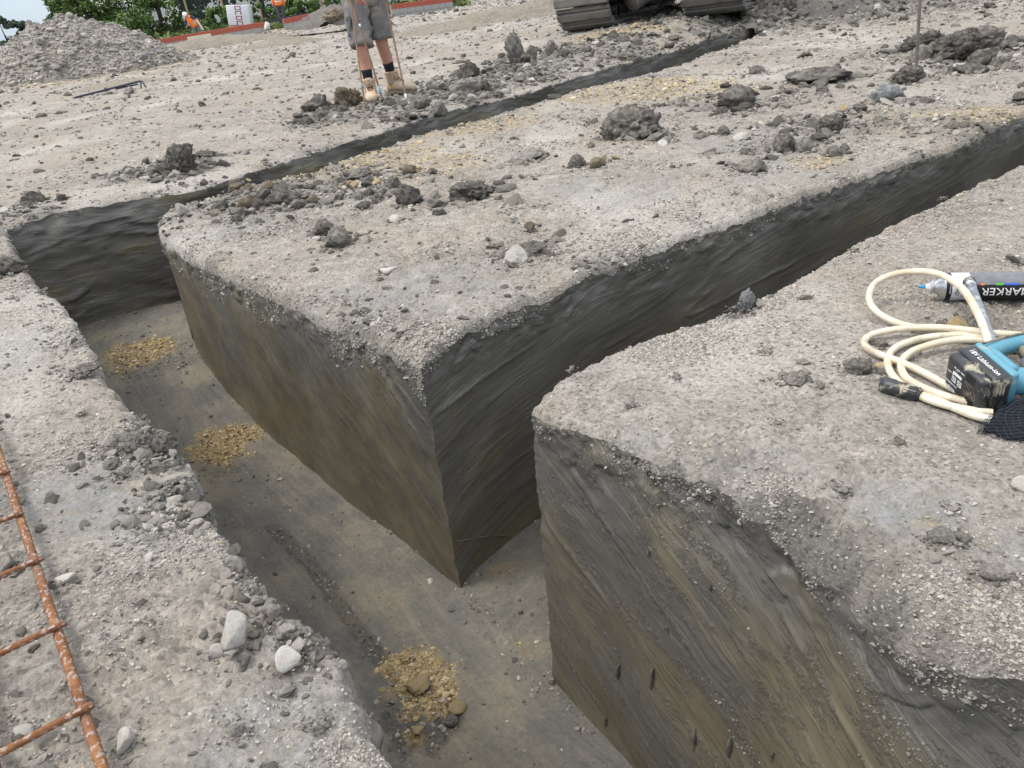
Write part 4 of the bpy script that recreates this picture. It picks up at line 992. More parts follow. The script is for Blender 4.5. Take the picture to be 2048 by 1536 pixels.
def mat_hose():
    m, nt, b = newmat('braided_clear_hose'); t = nn(nt, 'ShaderNodeTexCoord'); v = t.outputs['UV']
    w1 = nn(nt, 'ShaderNodeTexWave'); w1.inputs['Scale'].default_value = 1; w1.bands_direction = 'DIAGONAL'; nt.links.new(mapping(nt, v, (150, 26, 1)), w1.inputs['Vector'])
    w2 = nn(nt, 'ShaderNodeTexWave'); w2.inputs['Scale'].default_value = 1; w2.bands_direction = 'DIAGONAL'; nt.links.new(mapping(nt, v, (-150, 26, 1)), w2.inputs['Vector'])
    br = mth(nt, 'MAXIMUM', w1.outputs['Fac'], w2.outputs['Fac'])
    n = noise_n(nt, t.outputs['Object'], 11, 6, .6)
    c = ramp(nt, n, [(.32, (.50, .40, .24)), (.5, (.66, .57, .41)), (.7, (.72, .66, .54))])
    c = mix(nt, mth(nt, 'MULTIPLY', br, .35), c, (.78, .74, .66))
    dt = ramp(nt, noise_n(nt, t.outputs['Object'], 26, 8, .7), [(.52, 0), (.66, .75)]); c = mix(nt, dt, c, (.36, .29, .20))
    nt.links.new(c, b.inputs['Base Color']); b.inputs['Roughness'].default_value = .45; b.inputs['Subsurface Weight'].default_value = .15
    b.inputs['Subsurface Radius'].default_value = (.01, .008, .005); b.inputs['Specular IOR Level'].default_value = .5
    bump(nt, b, br, .25, .0008); return m
M_HOSE = mat_hose()
def hose_mesh(paths, r, n=14):
    V = []; F = []; UV = []
    for pts in paths:
        pts = [Vector(p) for p in pts]; base = len(V); up = Vector((0, 0, 1)); S = 0
        for i, p in enumerate(pts):
            a = pts[max(i - 1, 0)]; b_ = pts[min(i + 1, len(pts) - 1)]; t = (b_ - a).normalized()
            x = up - t * up.dot(t)
            if x.length < 1e-3: x = t.orthogonal()
            x.normalize(); up = x; y = t.cross(x)
            if i: S += (p - pts[i - 1]).length
            for k in range(n + 1):
                an = 2 * math.pi * k / n; V.append(p + (x * math.cos(an) + y * math.sin(an)) * r); UV.append((S, k / n * .05))
        for i in range(len(pts) - 1):
            for k in range(n):
                o = base + i * (n + 1) + k; F.append((o, o + 1, o + n + 2, o + n + 1))
    me = mesh_from('hose', V, F); l = me.uv_layers.new(name='UVMap')
    for lp in me.loops: l.data[lp.index].uv = UV[lp.vertex_index]
    return me
RH = .0078
def hp(px, py, h):
    z = h
    for _ in range(4):
        P = G(px, py, z); z = TZ(P[0], P[1]) + h
    return P
loops = [
    [(1800, 730, .012), (1930, 790, .013), (1885, 766, .013), (1840, 742, .013), (1795, 722, .013), (1745, 703, .014), (1728, 684, .014), (1748, 668, .014), (1800, 658, .020), (1870, 655, .028), (1930, 660, .030), (1990, 667, .028), (2060, 674, .022), (2120, 700, .02)][1:],
    [(2070, 684, .012), (2010, 680, .014), (1955, 676, .018), (1890, 664, .016), (1830, 655, .013), (1782, 641, .016), (1748, 618, .028), (1738, 592, .042), (1752, 565, .058), (1790, 548, .072), (1840, 543, .084), (1885, 551, .094), (1925, 578, .10), (1953, 622, .095), (1972, 668, .08), (1982, 705, .06)],
    [(2070, 700, .012), (2000, 694, .013), (1940, 676, .013), (1885, 672, .013), (1830, 680, .011), (1788, 698, .010), (1775, 722, .010), (1783, 748, .010), (1808, 772, .010), (1850, 796, .011), (1900, 812, .012), (1950, 822, .012), (1985, 826, .011)],
    [(2070, 708, .026), (2010, 690, .03), (1960, 680, .03), (1910, 680, .026), (1860, 690, .022), (1820, 706, .016), (1802, 728, .012), (1812, 755, .020), (1845, 775, .022), (1890, 792, .020), (1940, 806, .012), (1985, 812, .012)],
    [(1838, 789, .012), (1868, 798, .011), (1905, 814, .011), (1945, 830, .012), (1985, 840, .011)],
]
paths = [catmull([hp(*q) for q in L_], 10) for L_ in loops]
# ease each run off the ground so that it lies on it
hs = link('hose', hose_mesh(paths, RH), M_HOSE); tag(hs, 'cream braided hose coiled in loops between the spray can and the battery tool', 'hose')
# hose connector
a = hp(1764, 768, .016); b_ = hp(1842, 790, .014); dv = Vector(b_ - a); Lc = dv.length
hc = empty('hose_connector', a); hc.rotation_euler = dv.to_track_quat('X', 'Z').to_euler(); tag(hc, 'black plastic hose connector on the loose end of the hose', 'hose connector')
link('socket', lathe([(0, .0125), (.001, .0155), (.012, .0165), (.024, .0165), (.030, .0150), (Lc * .52, .0150), (Lc * .54, .012)], 24), M_BLK, hc)
link('collar', lathe([(Lc * .54, .0145), (Lc * .56, .0155), (Lc * .60, .0155), (Lc * .61, .0125)], 24), M_BLK, hc)
bm2 = MB()
for k in range(16):
    an = 2 * math.pi * k / 16; bm2.box((Lc * .30, .0035, .003), (Lc * .78, .0128 * math.sin(an), .0128 * math.cos(an)), Matrix.Rotation(-an, 3, 'X'))
me = lathe([(Lc * .61, .0125), (Lc * .63, .0128), (Lc * .93, .0122), (Lc * .99, .0095), (Lc * 1.0, .0085)], 24); nutp = link('nut', me, M_BLK, hc)
bm2.obj('nut_ribs', M_BLK, nutp)
# battery tool
B0 = Vector((.838, 1.300, .088)); ax = Vector((.054, -.989, -.138)).normalized(); cx = Vector((.994, .04, .098)); cx = (cx - ax * cx.dot(ax)).normalized(); bx = cx.cross(ax)
if bx.z > 0: bx = -bx
Rm = Matrix((ax, bx, cx)).transposed()      # columns: a toward the viewer, b down, c to the tool
if Rm.determinant() < 0: Rm = Matrix((ax, bx, cx)).transposed()
gz = TZ(.86, 1.28)
tool = empty('battery_tool'); tool.matrix_world = Matrix.Translation(B0 + Vector((0, 0, gz + .006))) @ Rm.to_4x4(); tag(tool, 'teal battery powered pump tool with black battery pack lying on its side', 'power tool')
A_, B_, C_ = .112, .080, .056
MBt = MB(); MBt.box((A_, B_, C_ * .62), (A_ / 2, B_ / 2, C_ * .69), bev=.006); MBt.box((A_ - .006, B_ - .006, C_ * .44), (A_ / 2, B_ / 2, C_ * .22), bev=.008)
bat = MBt.obj('battery_pack', M_BLK, tool, True)
MBt = MB()
for k in range(5): MBt.box((.004, .030, .0035), (A_ + .0005, B_ * .30 + .0, C_ * (.26 + .12 * k)), bev=.001)
MBt.box((.003, .05, .004), (A_ + .0005, B_ * .82, C_ * .5)); MBt.obj('battery_ribs', M_BLK, bat)
MBt = MB()
for rr, cc, u0, v0 in ((5, 3, .66, .12), (5, 3, .70, .72)):
    for i in range(rr):
        for j in range(cc): MBt.box((.0032, .0046, .001), (A_ * u0 + i * .0052 - .006, B_ * v0 + j * .006, -.0002))
MBt.obj('vent_slots', M_DKPR, bat)
MBt = MB()
for i in range(9): MBt.box((.001, .03, .0008), (A_ * .60 + i * .0038, B_ * .53, -.0003))
MBt.obj('vent_grille', M_GRIP, bat)
def flat(o, mtx): o.matrix_local = mtx
# lettering on the label face (normal -c) and on the narrow top face (normal -b)
def on_label(me, mat, u, v, rot=0, w=None):
    o = link('lettering', me, mat, bat); o.matrix_local = Matrix.Translation((u, v, -.0006)) @ Matrix.Rotation(rot, 4, 'Z') @ Matrix.Rotation(math.pi, 4, 'X'); return o
on_label(text_mesh('makita', .0125), M_WHITE, A_ * .22, B_ * .88)
on_label(text_mesh('RECHARGEABLE BATTERY', .0032), M_WHITE, A_ * .24, B_ * .74)
on_label(text_mesh('18V  5.0Ah  90Wh', .0042), M_WHITE, A_ * .40, B_ * .24)
on_label(text_mesh('Li-ion  CE', .0048), M_WHITE, A_ * .20, B_ * .45)
MBt = MB(); MBt.box((.026, .006, .0006), (A_ * .37, B_ * .40, -.0004)); MBt.obj('white_stripe', M_WHITE, bat)
MBt = MB()
for k in (0, 1):
    cxp = A_ * (.30 + .15 * k); cyp = B_ * .58
    for dx, dy, sx, sy in ((0, .0055, .012, .001), (0, -.0055, .012, .001), (.0055, 0, .001, .012), (-.0055, 0, .001, .012)): MBt.box((sx, sy, .0006), (cxp + dx, cyp + dy, -.0004))
    for s_ in (1, -1): MBt.box((.011, .001, .0006), (cxp, cyp, -.0004), Matrix.Rotation(s_ * .7, 3, 'Z'))
MBt.obj('warning_symbols', M_WHITE, bat)
o = link('lettering', text_mesh('18V Lithium-ion', .0135), M_WHITE, bat); o.matrix_local = Matrix.Translation((A_ * .52, -.0006, C_ * .66)) @ Matrix(((1, 0, 0, 0), (0, 0, -1, 0), (0, 1, 0, 0), (0, 0, 0, 1)))
MBt = MB(); MBt.box((A_ * 1.02, B_ * .95, .016), (A_ * .46, B_ * .49, C_ + .0082), bev=.005); MBt.box((A_ * .7, B_ * .8, .02), (A_ * .40, B_ * .48, C_ + .024), bev=.008)
MBt.obj('foot', M_TEAL, tool, True)
def limb(name, P, r, mat, n=14): return MB().tube(catmull(P, 6), r, n).obj(name, mat, tool, True)
limb('handle', [(A_ * .06, B_ * .30, C_ + .02), (A_ * .0, B_ * .26, C_ + .055), (A_ * .02, B_ * .24, C_ + .11), (A_ * .12, B_ * .26, C_ + .18), (A_ * .35, B_ * .3, C_ + .24)], .0175, M_TEAL)
limb('housing', [(A_ * .66, B_ * .50, C_ + .015), (A_ * .80, B_ * .55, C_ + .06), (A_ * .86, B_ * .55, C_ + .12), (A_ * .80, B_ * .5, C_ + .19), (A_ * .5, B_ * .42, C_ + .26)], .026, M_TEAL, 18)
limb('grip', [(A_ * .30, B_ * .30, C_ + .075), (A_ * .33, B_ * .28, C_ + .12), (A_ * .40, B_ * .3, C_ + .20)], .0165, M_GRIP)
limb('motor_cover', [(A_ * .50, B_ * .46, C_ + .065), (A_ * .54, B_ * .44, C_ + .12), (A_ * .56, B_ * .44, C_ + .2)], .0185, M_GALV)
MB().tube(catmull([(A_ * .02, B_ * .02, C_ + .012), (A_ * .0, B_ * -.005, C_ + .06), (A_ * .03, B_ * .0, C_ + .12), (A_ * .13, B_ * .02, C_ + .19)], 6), .0022, 8).obj('trim_line', M_GRIP, tool, True)
# grey tube rising toward the can
ta, tb = Vector(hp(1937, 560, .075)), Vector(hp(1990, 705, .06))
sub = empty('suction_tube'); tag(sub, 'grey speckled metal tube leaning from the battery tool over the spray can', 'tube')
sub.location = tb
dd = ta - tb
o = MB().tube([Vector(), dd * .93], .0105, 18).obj('tube', M_GALV, sub, True)
MB().tube([dd * .90, dd * .955, dd * .985, dd * 1.0], [.0128, .0130, .0115, .006], 20).obj('end_cap', M_STEEL, sub, True)
for k in (.915, .94, .965): MB().tube([dd * k, dd * (k + .01)], .0136, 20).obj('cap_ring', M_BLK, sub, True)
# mesh bag
def net_bag():
    root = empty('mesh_bag'); ctr = hp(2040, 850, 0); root.location = ctr + np.array([.065, -.012, .0])
    tag(root, 'black net bag stuffed beside the battery tool at the right edge', 'mesh bag')
    U, V = 54, 26; R_ = random.Random(4); W = []; 
    for j in range(V + 1):
        th = math.pi * .5 * j / V
        for i in range(U):
            ph = 2 * math.pi * i / U
            k = 1 + .22 * mnoise.noise(Vector((math.cos(ph) * 1.8, math.sin(ph) * 1.8, th * 2))) + .07 * mnoise.noise(Vector((math.cos(ph) * 6, math.sin(ph) * 6, th * 6)))
            W.append((.135 * k * math.cos(ph) * math.cos(th) + 0, .062 * k * math.sin(ph) * math.cos(th), .052 * k * math.sin(th) - .004))
    F = [(j * U + i, j * U + (i + 1) % U, (j + 1) * U + (i + 1) % U, (j + 1) * U + i) for j in range(V) for i in range(U)]
    core = link('filling', mesh_from('filling', [(x * .93, y * .93, z * .93) for x, y, z in W], F), plain('dark_filling', (.012, .014, .018), .9), root)
    # diamond net
    bmn = bmesh.new(); vs = [bmn.verts.new(p) for p in W]
    for j in range(0, V - 1):
        for i in range(U):
            if (i + j) % 2 == 0:
                for di in (1, -1): bmn.edges.new((vs[j * U + i], vs[(j + 1) * U + (i + di) % U]))
    bmn.verts.ensure_lookup_table(); bmesh.ops.delete(bmn, geom=[v for v in bmn.verts if not v.link_edges], context='VERTS')
    segs = [(e.verts[0].co.copy(), e.verts[1].co.copy()) for e in bmn.edges]; bmn.free()
    VV = []; FF = []
    for p, q in segs:
        t = (q - p).normalized(); x = t.orthogonal().normalized(); y = t.cross(x); b0 = len(VV)
        for c in (p, q):
            for k in range(3): an = k * 2.094; VV.append(c + (x * math.cos(an) + y * math.sin(an)) * .0006)
        FF += [(b0 + k, b0 + (k + 1) % 3, b0 + 3 + (k + 1) % 3, b0 + 3 + k) for k in range(3)]
    link('netting', mesh_from('netting', VV, FF), plain('navy_netting', (.035, .045, .062), .6), root)
net_bag()
# pale root lying along the dark face and curling out of it
def on_face(W, px, py, off):
    f = W.reshape(-1, 3); d = f - EYE; k = FPX / (d @ Fv); i = int(np.argmin((1024 + d @ Rv * k - px) ** 2 + (768 - d @ Uv * k - py) ** 2)); return Vector(f[i]) + Vector((.55, -.83, .05)) * off
rt = catmull([on_face(W_CC, *q) for q in ((915, 1083, .0), (950, 1076, .002), (985, 1070, .002), (1015, 1071, .003), (1045, 1074, .004), (1072, 1062, .003))], 6)
M_ROOT = plain('pale_root', (.19, .17, .14), .8, 0, .3, 40)
o = MB().tube(rt, [.0012 + .0005 * math.sin(i * .9) for i in range(len(rt))], 7).obj('root', M_ROOT, None, True)
MB().tube(catmull([on_face(W_CC, 1066, 1066, .004), on_face(W_CC, 1052, 1071, .012), on_face(W_CC, 1040, 1080, .016), on_face(W_CC, 1038, 1090, .013), on_face(W_CC, 1046, 1094, .009)], 6), .0017, 8).obj('root_end', M_ROOT, o, True)
tag(o, 'thin pale root sticking out of the dark side of the central block', 'root')

# ------------------------------------------------------------------ people
M_SKIN = plain('skin', (.52, .27, .20), .55, 0, .12, 14)
M_SHORT = plain('grey_work_cloth', (.20, .192, .19), .9, 0, .22, 9, bumpd=.012, dirt=(.30, .27, .235), dirt_amt=.3, dscale=5)
M_SOCK = plain('black_knit', (.018, .019, .022), .95, 0, .2, 60)
M_GUSS = plain('black_stretch_panel', (.012, .014, .02), .85, 0, .1)
M_BOOT = plain('tan_leather', (.50, .34, .20), .75, 0, .15, 18, dirt=(.50, .43, .34), dirt_amt=.45, dscale=12)
M_SOLE = plain('boot_sole', (.17, .145, .12), .9, 0, .3, 30)
M_LACE = plain('brown_lace', (.12, .055, .035), .9)
M_HIVIS = plain('orange_hi_vis', (.98, .23, .035), .75, 0, .06, 8)
M_REFL = plain('reflective_tape', (.62, .60, .56), .4)
M_TROU = plain('dark_trousers', (.075, .08, .09), .9, 0, .2)
M_TROUG = plain('grey_trousers', (.16, .165, .17), .9, 0, .2)
M_HATW = plain('white_helmet', (.78, .78, .77), .35, 0, .04, spec=.5)
M_HATD = plain('dark_helmet', (.05, .06, .08), .4)
M_SHIRT = plain('navy_shirt', (.03, .035, .055), .9)
M_HAIR = plain('brown_hair', (.05, .03, .018), .8)
def skin_body(name, chains, mat, parent, sub=2):
    """one continuous skinned surface: chains = list of [(point, radius), ...]; shared end points are welded"""
    V = []; Rd = []; E = []; key = {}
    def vid(p, r):
        k = tuple(round(float(c), 4) for c in p)
        if k not in key: key[k] = len(V); V.append(tuple(map(float, p))); Rd.append(r)
        return key[k]
    roots = []
    for ch in chains:
        ids = [vid(p, r) for p, r in ch]
        E += [(a, b) for a, b in zip(ids[:-1], ids[1:]) if a != b]
    me = bpy.data.meshes.new(name); me.from_pydata(V, E, []); o = link(name, me, mat, parent)
    md = o.modifiers.new('skin', 'SKIN'); md.use_smooth_shade = True; md.branch_smoothing = .6
    lay = me.skin_vertices[0].data
    par = list(range(len(V)))
    def fnd(i):
        while par[i] != i: i = par[i]
        return i
    for a, b in E: par[fnd(a)] = fnd(b)
    seen = set()
    for i in range(len(V)):
        r = Rd[i]; lay[i].radius = (r, r) if not hasattr(r, '__len__') else r
        g = fnd(i); lay[i].use_root = g not in seen; seen.add(g)
    sb = o.modifiers.new('sub', 'SUBSURF'); sb.levels = sub; sb.render_levels = sub
    return o
def ring(c, t, ru, rv, n=16, up=None, wob=0, seed=0):
    c = Vector(c); t = Vector(t).normalized(); up = Vector(up) if up is not None else Vector((0, -1, 0))
    x = (up - t * up.dot(t)).normalized(); y = t.cross(x); out = []
    for k in range(n):
        a = 2 * math.pi * k / n; p = c + x * math.cos(a) * ru + y * math.sin(a) * rv
        if wob: p += (x * math.cos(a) + y * math.sin(a)) * wob * mnoise.noise(p * 22 + Vector((seed, 0, 0)))
        out.append(p)
    return out
def sleeve(mbx, pts, rads, n=18, wob=.006, seed=0, up=None):
    pts = [Vector(p) for p in pts]; P = []; Rr = []
    for i in range(len(pts) - 1):
        for k in range(5):
            t = k / 5; P.append(pts[i].lerp(pts[i + 1], t)); Rr.append(rads[i] * (1 - t) + rads[i + 1] * t)
    P.append(pts[-1]); Rr.append(rads[-1])
    rings = []
    for i, p in enumerate(P):
        t = P[min(i + 1, len(P) - 1)] - P[max(i - 1, 0)]; rings.append(ring(p, t, Rr[i], Rr[i], n, up, wob, seed))
    # turned-in hem
    t = P[-1] - P[-2]; rings.append(ring(P[-1] - t * .1, t, Rr[-1] * .82, Rr[-1] * .82, n, up)); mbx.loft(rings); return mbx
def boot(ankle, toe_dir, parent, L=.285, zg=None, K=1.12, knee=None):
    lean = ((Vector(knee) - Vector(ankle)).normalized() if knee is not None else Vector((0, 0, 1))); lean = lean / lean.z
    a = Vector(ankle); d = Vector((toe_dir[0], toe_dir[1], 0)).normalized(); s = Vector((-d.y, d.x, 0))
    heel = Vector((a.x, a.y, zg)) - d * .075
    def sec(t, w, h, z0=.022): 
        c = heel + d * (t * L); pts = []
        for k in range(14):
            an = 2 * math.pi * k / 14; y = math.cos(an); z = math.sin(an)
            pts.append(c + s * (w * K * (abs(y) ** .75) * (1 if y > 0 else -1)) + Vector((0, 0, z0 + h * (.5 + .5 * (abs(z) ** .8) * (1 if z > 0 else -1)))))
        return pts
    up = MB().loft([sec(t, w, h) for t, w, h in ((.0, .026, .06), (.04, .036, .10), (.18, .040, .13), (.34, .041, .125), (.50, .043, .092), (.66, .050, .074), (.80, .052, .066), (.92, .044, .056), (.985, .026, .038))])
    shaft = [(a - d * .002 + Vector((0, 0, z - (a.z - zg))) + Vector((lean.x, lean.y, 0)) * (z - .09), r) for z, r in ((.07, .047), (.11, .048), (.15, .050), (.185, .054), (.20, .056))]
    up.loft([ring(p + d * (.004 if i > 2 else 0), (0, 0, 1), r * 1.28, r * 1.12, 16, d) for i, (p, r) in enumerate(shaft)])
    bo = up.obj('boot', M_BOOT, parent, True)
    sl = MB(); 
    def solo(z):
        return [heel + d * (x * L) + s * w * K + Vector((0, 0, z)) for x, w in ((-.02, .0), (.02, .034), (.2, .040), (.42, .038), (.62, .049), (.82, .052), (.95, .040), (1.02, .0), (.95, -.040), (.82, -.050), (.62, -.046), (.42, -.036), (.2, -.040), (.02, -.034))]
    sl.loft([solo(.0), solo(.012), solo(.028)]); sl.obj('sole', M_SOLE, bo)
    tg = MB(); p0 = a + Vector((0, 0, .175 - (a.z - zg))) + d * .056 + Vector((lean.x, lean.y, 0)) * .085
    tg.loft([[p0 + s * w + Vector((0, 0, z)) + d * q for w, q in ((-.026, 0), (.026, 0), (.022, .012), (-.022, .012))] for z in (-.05, .0, .035)]); tg.obj('tongue', M_BOOT, bo, True)
    lc = MB()
    for k in range(6):
        t = .30 + .055 * k; hgt = .155 - .075 * (k / 5) ** .8 + (.05 if k == 0 else 0)
        c = heel + d * (t * L) + Vector((0, 0, .028 + hgt)); wdt = .030
        lc.tube([c - s * wdt - Vector((0, 0, .018)), c - s * wdt * .4 + d * .004, c + s * wdt * .4, c + s * wdt - Vector((0, 0, .018)) + d * .006], .0035, 6)
    for k in range(4):
        c = a + d * .066 + Vector((0, 0, .10 + .028 * k - (a.z - zg))) + Vector((lean.x, lean.y, 0)) * (.01 + .028 * k); lc.tube([c - s * .03 - d * .01, c + d * .004, c + s * .03 - d * .01 + Vector((0, 0, .01))], .0035, 6)
    lc.obj('lace', M_LACE, bo); return bo
def sock(a, k, parent, h0=.12, h1=.27, r=.044):
    a = Vector(a); k = Vector(k); d = (k - a).normalized()
    return MB().loft([ring(a + d * t, d, rr, rr, 16) for t, rr in ((h0 - .1, r), (h0, r), ((h0 + h1) / 2, r * 1.06), (h1, r * 1.14), (h1 + .004, r * 1.06))]).obj('sock', M_SOCK, parent, True)
def hand_chains(wr, fdir, palm_n, curl=.6, side=1):
    """palm and five unequal, bent fingers rooted in the palm"""
    w_ = Vector(wr); f = Vector(fdir).normalized(); n = Vector(palm_n); n = (n - f * n.dot(f)).normalized(); s = f.cross(n) * side
    ch = [[(w_, .026), (w_ + f * .045, (.040, .018)), (w_ + f * .085, (.041, .015))]]
    for i, (o, l) in enumerate(((.030, .075), (.010, .085), (-.010, .080), (-.029, .062))):
        b = w_ + f * .078 + s * o; d = f; pts = [(b, .0105)]
        for j, q in enumerate((.45, .32, .23)):
            d = (d * math.cos(curl * (.5 + .3 * j)) + n * math.sin(curl * (.5 + .3 * j))).normalized(); b = b + d * l * q; pts.append((b, .0098 - .0012 * j))
        ch.append(pts)
    b = w_ + f * .03 + s * .028; d = (f * .7 + s * .6 + n * .4).normalized()
    ch.append([(b, .013), (b + d * .035, .0115), (b + d * .035 + (d + n * .7).normalized() * .028, .010)]); return ch
# --- the man with the rods
man = empty('person', (0, 0, 0)); 
tag(man, 'person in grey work shorts and tan boots standing beyond the back trench holding steel rods', 'person')
FZ1 = TZ(*AT(741, 168, 7.60)[:2]); FZ2 = TZ(*AT(790, 155, 8.0)[:2])
ank1 = Vector(AT(741, 178, 7.62)); ank1.z = FZ1 + .10; ank2 = Vector(AT(787, 160, 7.92)); ank2.z = FZ2 + .10
hip1 = Vector(AT(709, 2, 7.72)); hip2 = Vector(AT(748, -5, 7.80)); kn1 = Vector(AT(724, 98, 7.60)); kn2 = Vector(AT(764, 88, 7.78))
pel = (hip1 + hip2) / 2 + Vector((0, 0, .07)); che = pel + Vector((.01, -.02, .36)); nk = che + Vector((0, -.02, .16)); hd = nk + Vector((-.01, -.06, .17))
side = (hip2 - hip1).normalized(); sh1 = che - side * .19 + Vector((0, 0, .08)); sh2 = che + side * .19 + Vector((0, 0, .08))
hnd1 = Vector(AT(706, -20, 7.42)); hnd2 = Vector(AT(770, -75, 7.50))
el1 = sh1.lerp(hnd1, .5) + Vector((-.12, .08, -.08)); el2 = sh2.lerp(hnd2, .5) + Vector((.12, .08, -.10))
calf1 = kn1.lerp(ank1, .32) + Vector((0, .03, 0)); calf2 = kn2.lerp(ank2, .32) + Vector((0, .03, 0))
body = [[(pel, (.135, .105)), (hip1, .095), (hip1.lerp(kn1, .5), .080), (kn1, .058), (calf1, .060), (kn1.lerp(ank1, .7), .044), (ank1, .036)],
        [(pel, (.135, .105)), (hip2, .095), (hip2.lerp(kn2, .5), .080), (kn2, .058), (calf2, .060), (kn2.lerp(ank2, .7), .044), (ank2, .036)],
        [(pel, (.135, .105)), (pel.lerp(che, .5), (.135, .10)), (che, (.16, .115)), (nk, .055), (hd - Vector((0, 0, .06)), .062), (hd + Vector((0, -.01, .03)), (.076, .092)), (hd + Vector((0, 0, .09)), .06)],
        [(che, (.16, .115)), (sh1, .058), (el1, .042), (hnd1 + (el1 - hnd1).normalized() * .02, .029)], [(che, (.16, .115)), (sh2, .058), (el2, .042), (hnd2 + (el2 - hnd2).normalized() * .02, .029)]]
f1 = Vector((.30, -.15, -.80)); body += hand_chains(hnd1, f1, (.5, .6, .0), .75, 1)
body += hand_chains(hnd2, Vector((.05, -.3, -.8)), (-.6, .5, 0), .8, -1)
skin_body('body', body, M_SKIN, man)
shm = MB(); hem1 = hip1.lerp(kn1, .97) + (kn1 - hip1).normalized() * .0; hem2 = hip2.lerp(kn2, .90)
sleeve(shm, [hip1 + Vector((.01, 0, .05)), hip1.lerp(kn1, .5), hem1], [.122, .112, .098], 28, .034, 3)
sleeve(shm, [hip2 + Vector((-.01, 0, .05)), hip2.lerp(kn2, .5), hem2], [.122, .114, .104], 28, .034, 9)
shm.loft([ring(pel + Vector((0, 0, z)), (0, 0, 1), .125, w_, 22, (0, -1, 0), .008, 2) for z, w_ in ((-.13, .16), (-.06, .18), (.02, .175), (.10, .165))])
shorts = shm.obj('shorts', M_SHORT, man, True)
fr = Vector((.12, -1, 0)).normalized()
MB().loft([[p + fr * q + side * w_ for w_, q in ((-.022 * k_, 0), (.022 * k_, 0), (.018 * k_, .012), (-.018 * k_, .012))] for p, k_ in ((hip2.lerp(hip1, .5) + fr * .096 + Vector((0, 0, -.07)), 1.6), (hip2.lerp(kn2, .30) - side * .088 + fr * .055, 1.3), (hip2.lerp(kn2, .58) - side * .082 + fr * .068, .5))]).obj('gusset', M_GUSS, shorts, True)
MB().loft([[p + fr * q + side * w_ for w_, q in ((-.014, 0), (.014, 0), (.010, .01), (-.010, .01))] for p in (hip2.lerp(hip1, .52) + fr * .088 + Vector((0, 0, -.10)), hip1.lerp(kn1, .35) + side * .092 + fr * .05, hip1.lerp(kn1, .55) + side * .10 + fr * .03)]).obj('gusset', M_GUSS, shorts, True)
pk = hip1.lerp(kn1, .50) - side * .10 + fr * .02
MB().box((.035, .11, .16), pk + Vector((.018, 0, 0)), Matrix.Rotation(.15, 3, 'Y'), bev=.012).obj('cargo_pocket', M_SHORT, shorts, True)
MB().box((.04, .115, .042), pk + Vector((.016, 0, .07)), Matrix.Rotation(.15, 3, 'Y'), bev=.008).obj('pocket_flap', M_SHORT, shorts, True)
shirt = MB(); sleeve(shirt, [che + Vector((0, 0, .10)), che, pel + Vector((0, 0, .06))], [.12, .19, .175], 20, .01, 5)
for s_, e_ in ((sh1, el1), (sh2, el2)): sleeve(shirt, [s_.lerp(che, .3), s_, s_.lerp(e_, .75)], [.09, .085, .07], 16, .008, 7)
shirt.obj('shirt', M_SHIRT, man, True)
MB().loft([ring(hd + Vector((0, .012, z)), (0, 0, 1), r * 1.12, r, 18) for z, r in ((.02, .086), (.06, .088), (.10, .076), (.125, .045))]).obj('hair', M_HAIR, man, True)
fm = MB()
for q in (-1, 1): fm.tube([hd + side * .03 * q + Vector((0, -.098, .02)), hd + side * .03 * q + Vector((0, -.104, .02))], .012, 10); fm.tube([hd + side * .083 * q + Vector((0, .0, -.02)), hd + side * .086 * q + Vector((0, .01, .025))], .016, 8)
fm.tube([hd + Vector((0, -.098, .025)), hd + Vector((0, -.122, -.012)), hd + Vector((0, -.10, -.022))], [.008, .014, .006], 8); fm.tube([hd + side * -.025 + Vector((0, -.092, -.05)), hd + Vector((0, -.099, -.052)), hd + side * .025 + Vector((0, -.092, -.05))], .006, 6)
fm.obj('face', M_SKIN, man, True)
sock(ank1, kn1, man, .12, .19); sock(ank2, kn2, man, .12, .215)
boot(ank1, (.10, -1), man, .325, FZ1 + .015, 1.12, kn1); boot(ank2, (.80, -.55), man, .325, FZ2 + .02, 1.12, kn2)
# rods held by the man, and the pin in the ground
M_ROD = mat_rodsteel('brown_rusty_rod', (.17, .095, .055), (.30, .20, .13)); M_RODG = mat_rodsteel('grey_steel_rod', (.12, .108, .095), (.20, .175, .15))
M_CYAN = plain('cyan_paint', (.16, .42, .50), .6, 0, .25); M_WTAPE = plain('white_tape', (.75, .75, .73), .6)
def rod(p0, p1, r, mat, label, bands=(), group=None, name='steel_rod'):
    p0 = Vector(p0); p1 = Vector(p1); e = empty(name, p0); d = p1 - p0
    MB().tube([d * (k / 12) for k in range(-1, 13)], r, 10).obj('shaft', mat, e, True)
    for t0, t1, m_ in bands: MB().tube([d * t0, d * t1], r * 1.25, 10).obj('paint_band', m_, e, True)
    tag(e, label, 'rod', group); return e
g1 = GT(731, 222); t1 = AT(702, 8, 7.36); g2 = GT(768, 213); t2 = AT(707, 8, 7.38)
def extend(a, b, k): a = Vector(a); b = Vector(b); return a + (b - a) * k
rod(g1, extend(g1, t1, 1.12), .0072, M_ROD, 'thin rusty rod held by the man, standing in front of his left-hand boot', [(.20, .225, M_CYAN)], 'rods held by the man')
rod(g2, extend(g2, t2, 1.10), .0075, M_ROD, 'rod with cyan and white bands held by the man, slanting between his boots', [(.07, .15, M_CYAN), (.70, .73, M_WTAPE)], 'rods held by the man')
g3 = GT(813, 200); t3 = AT(771, 0, 7.66)
rod(g3, extend(g3, t3, 1.25), .0085, M_ROD, 'thicker brown rod standing in front of the boot turned sideways', [(.0, .05, M_WTAPE)], 'rods held by the man')
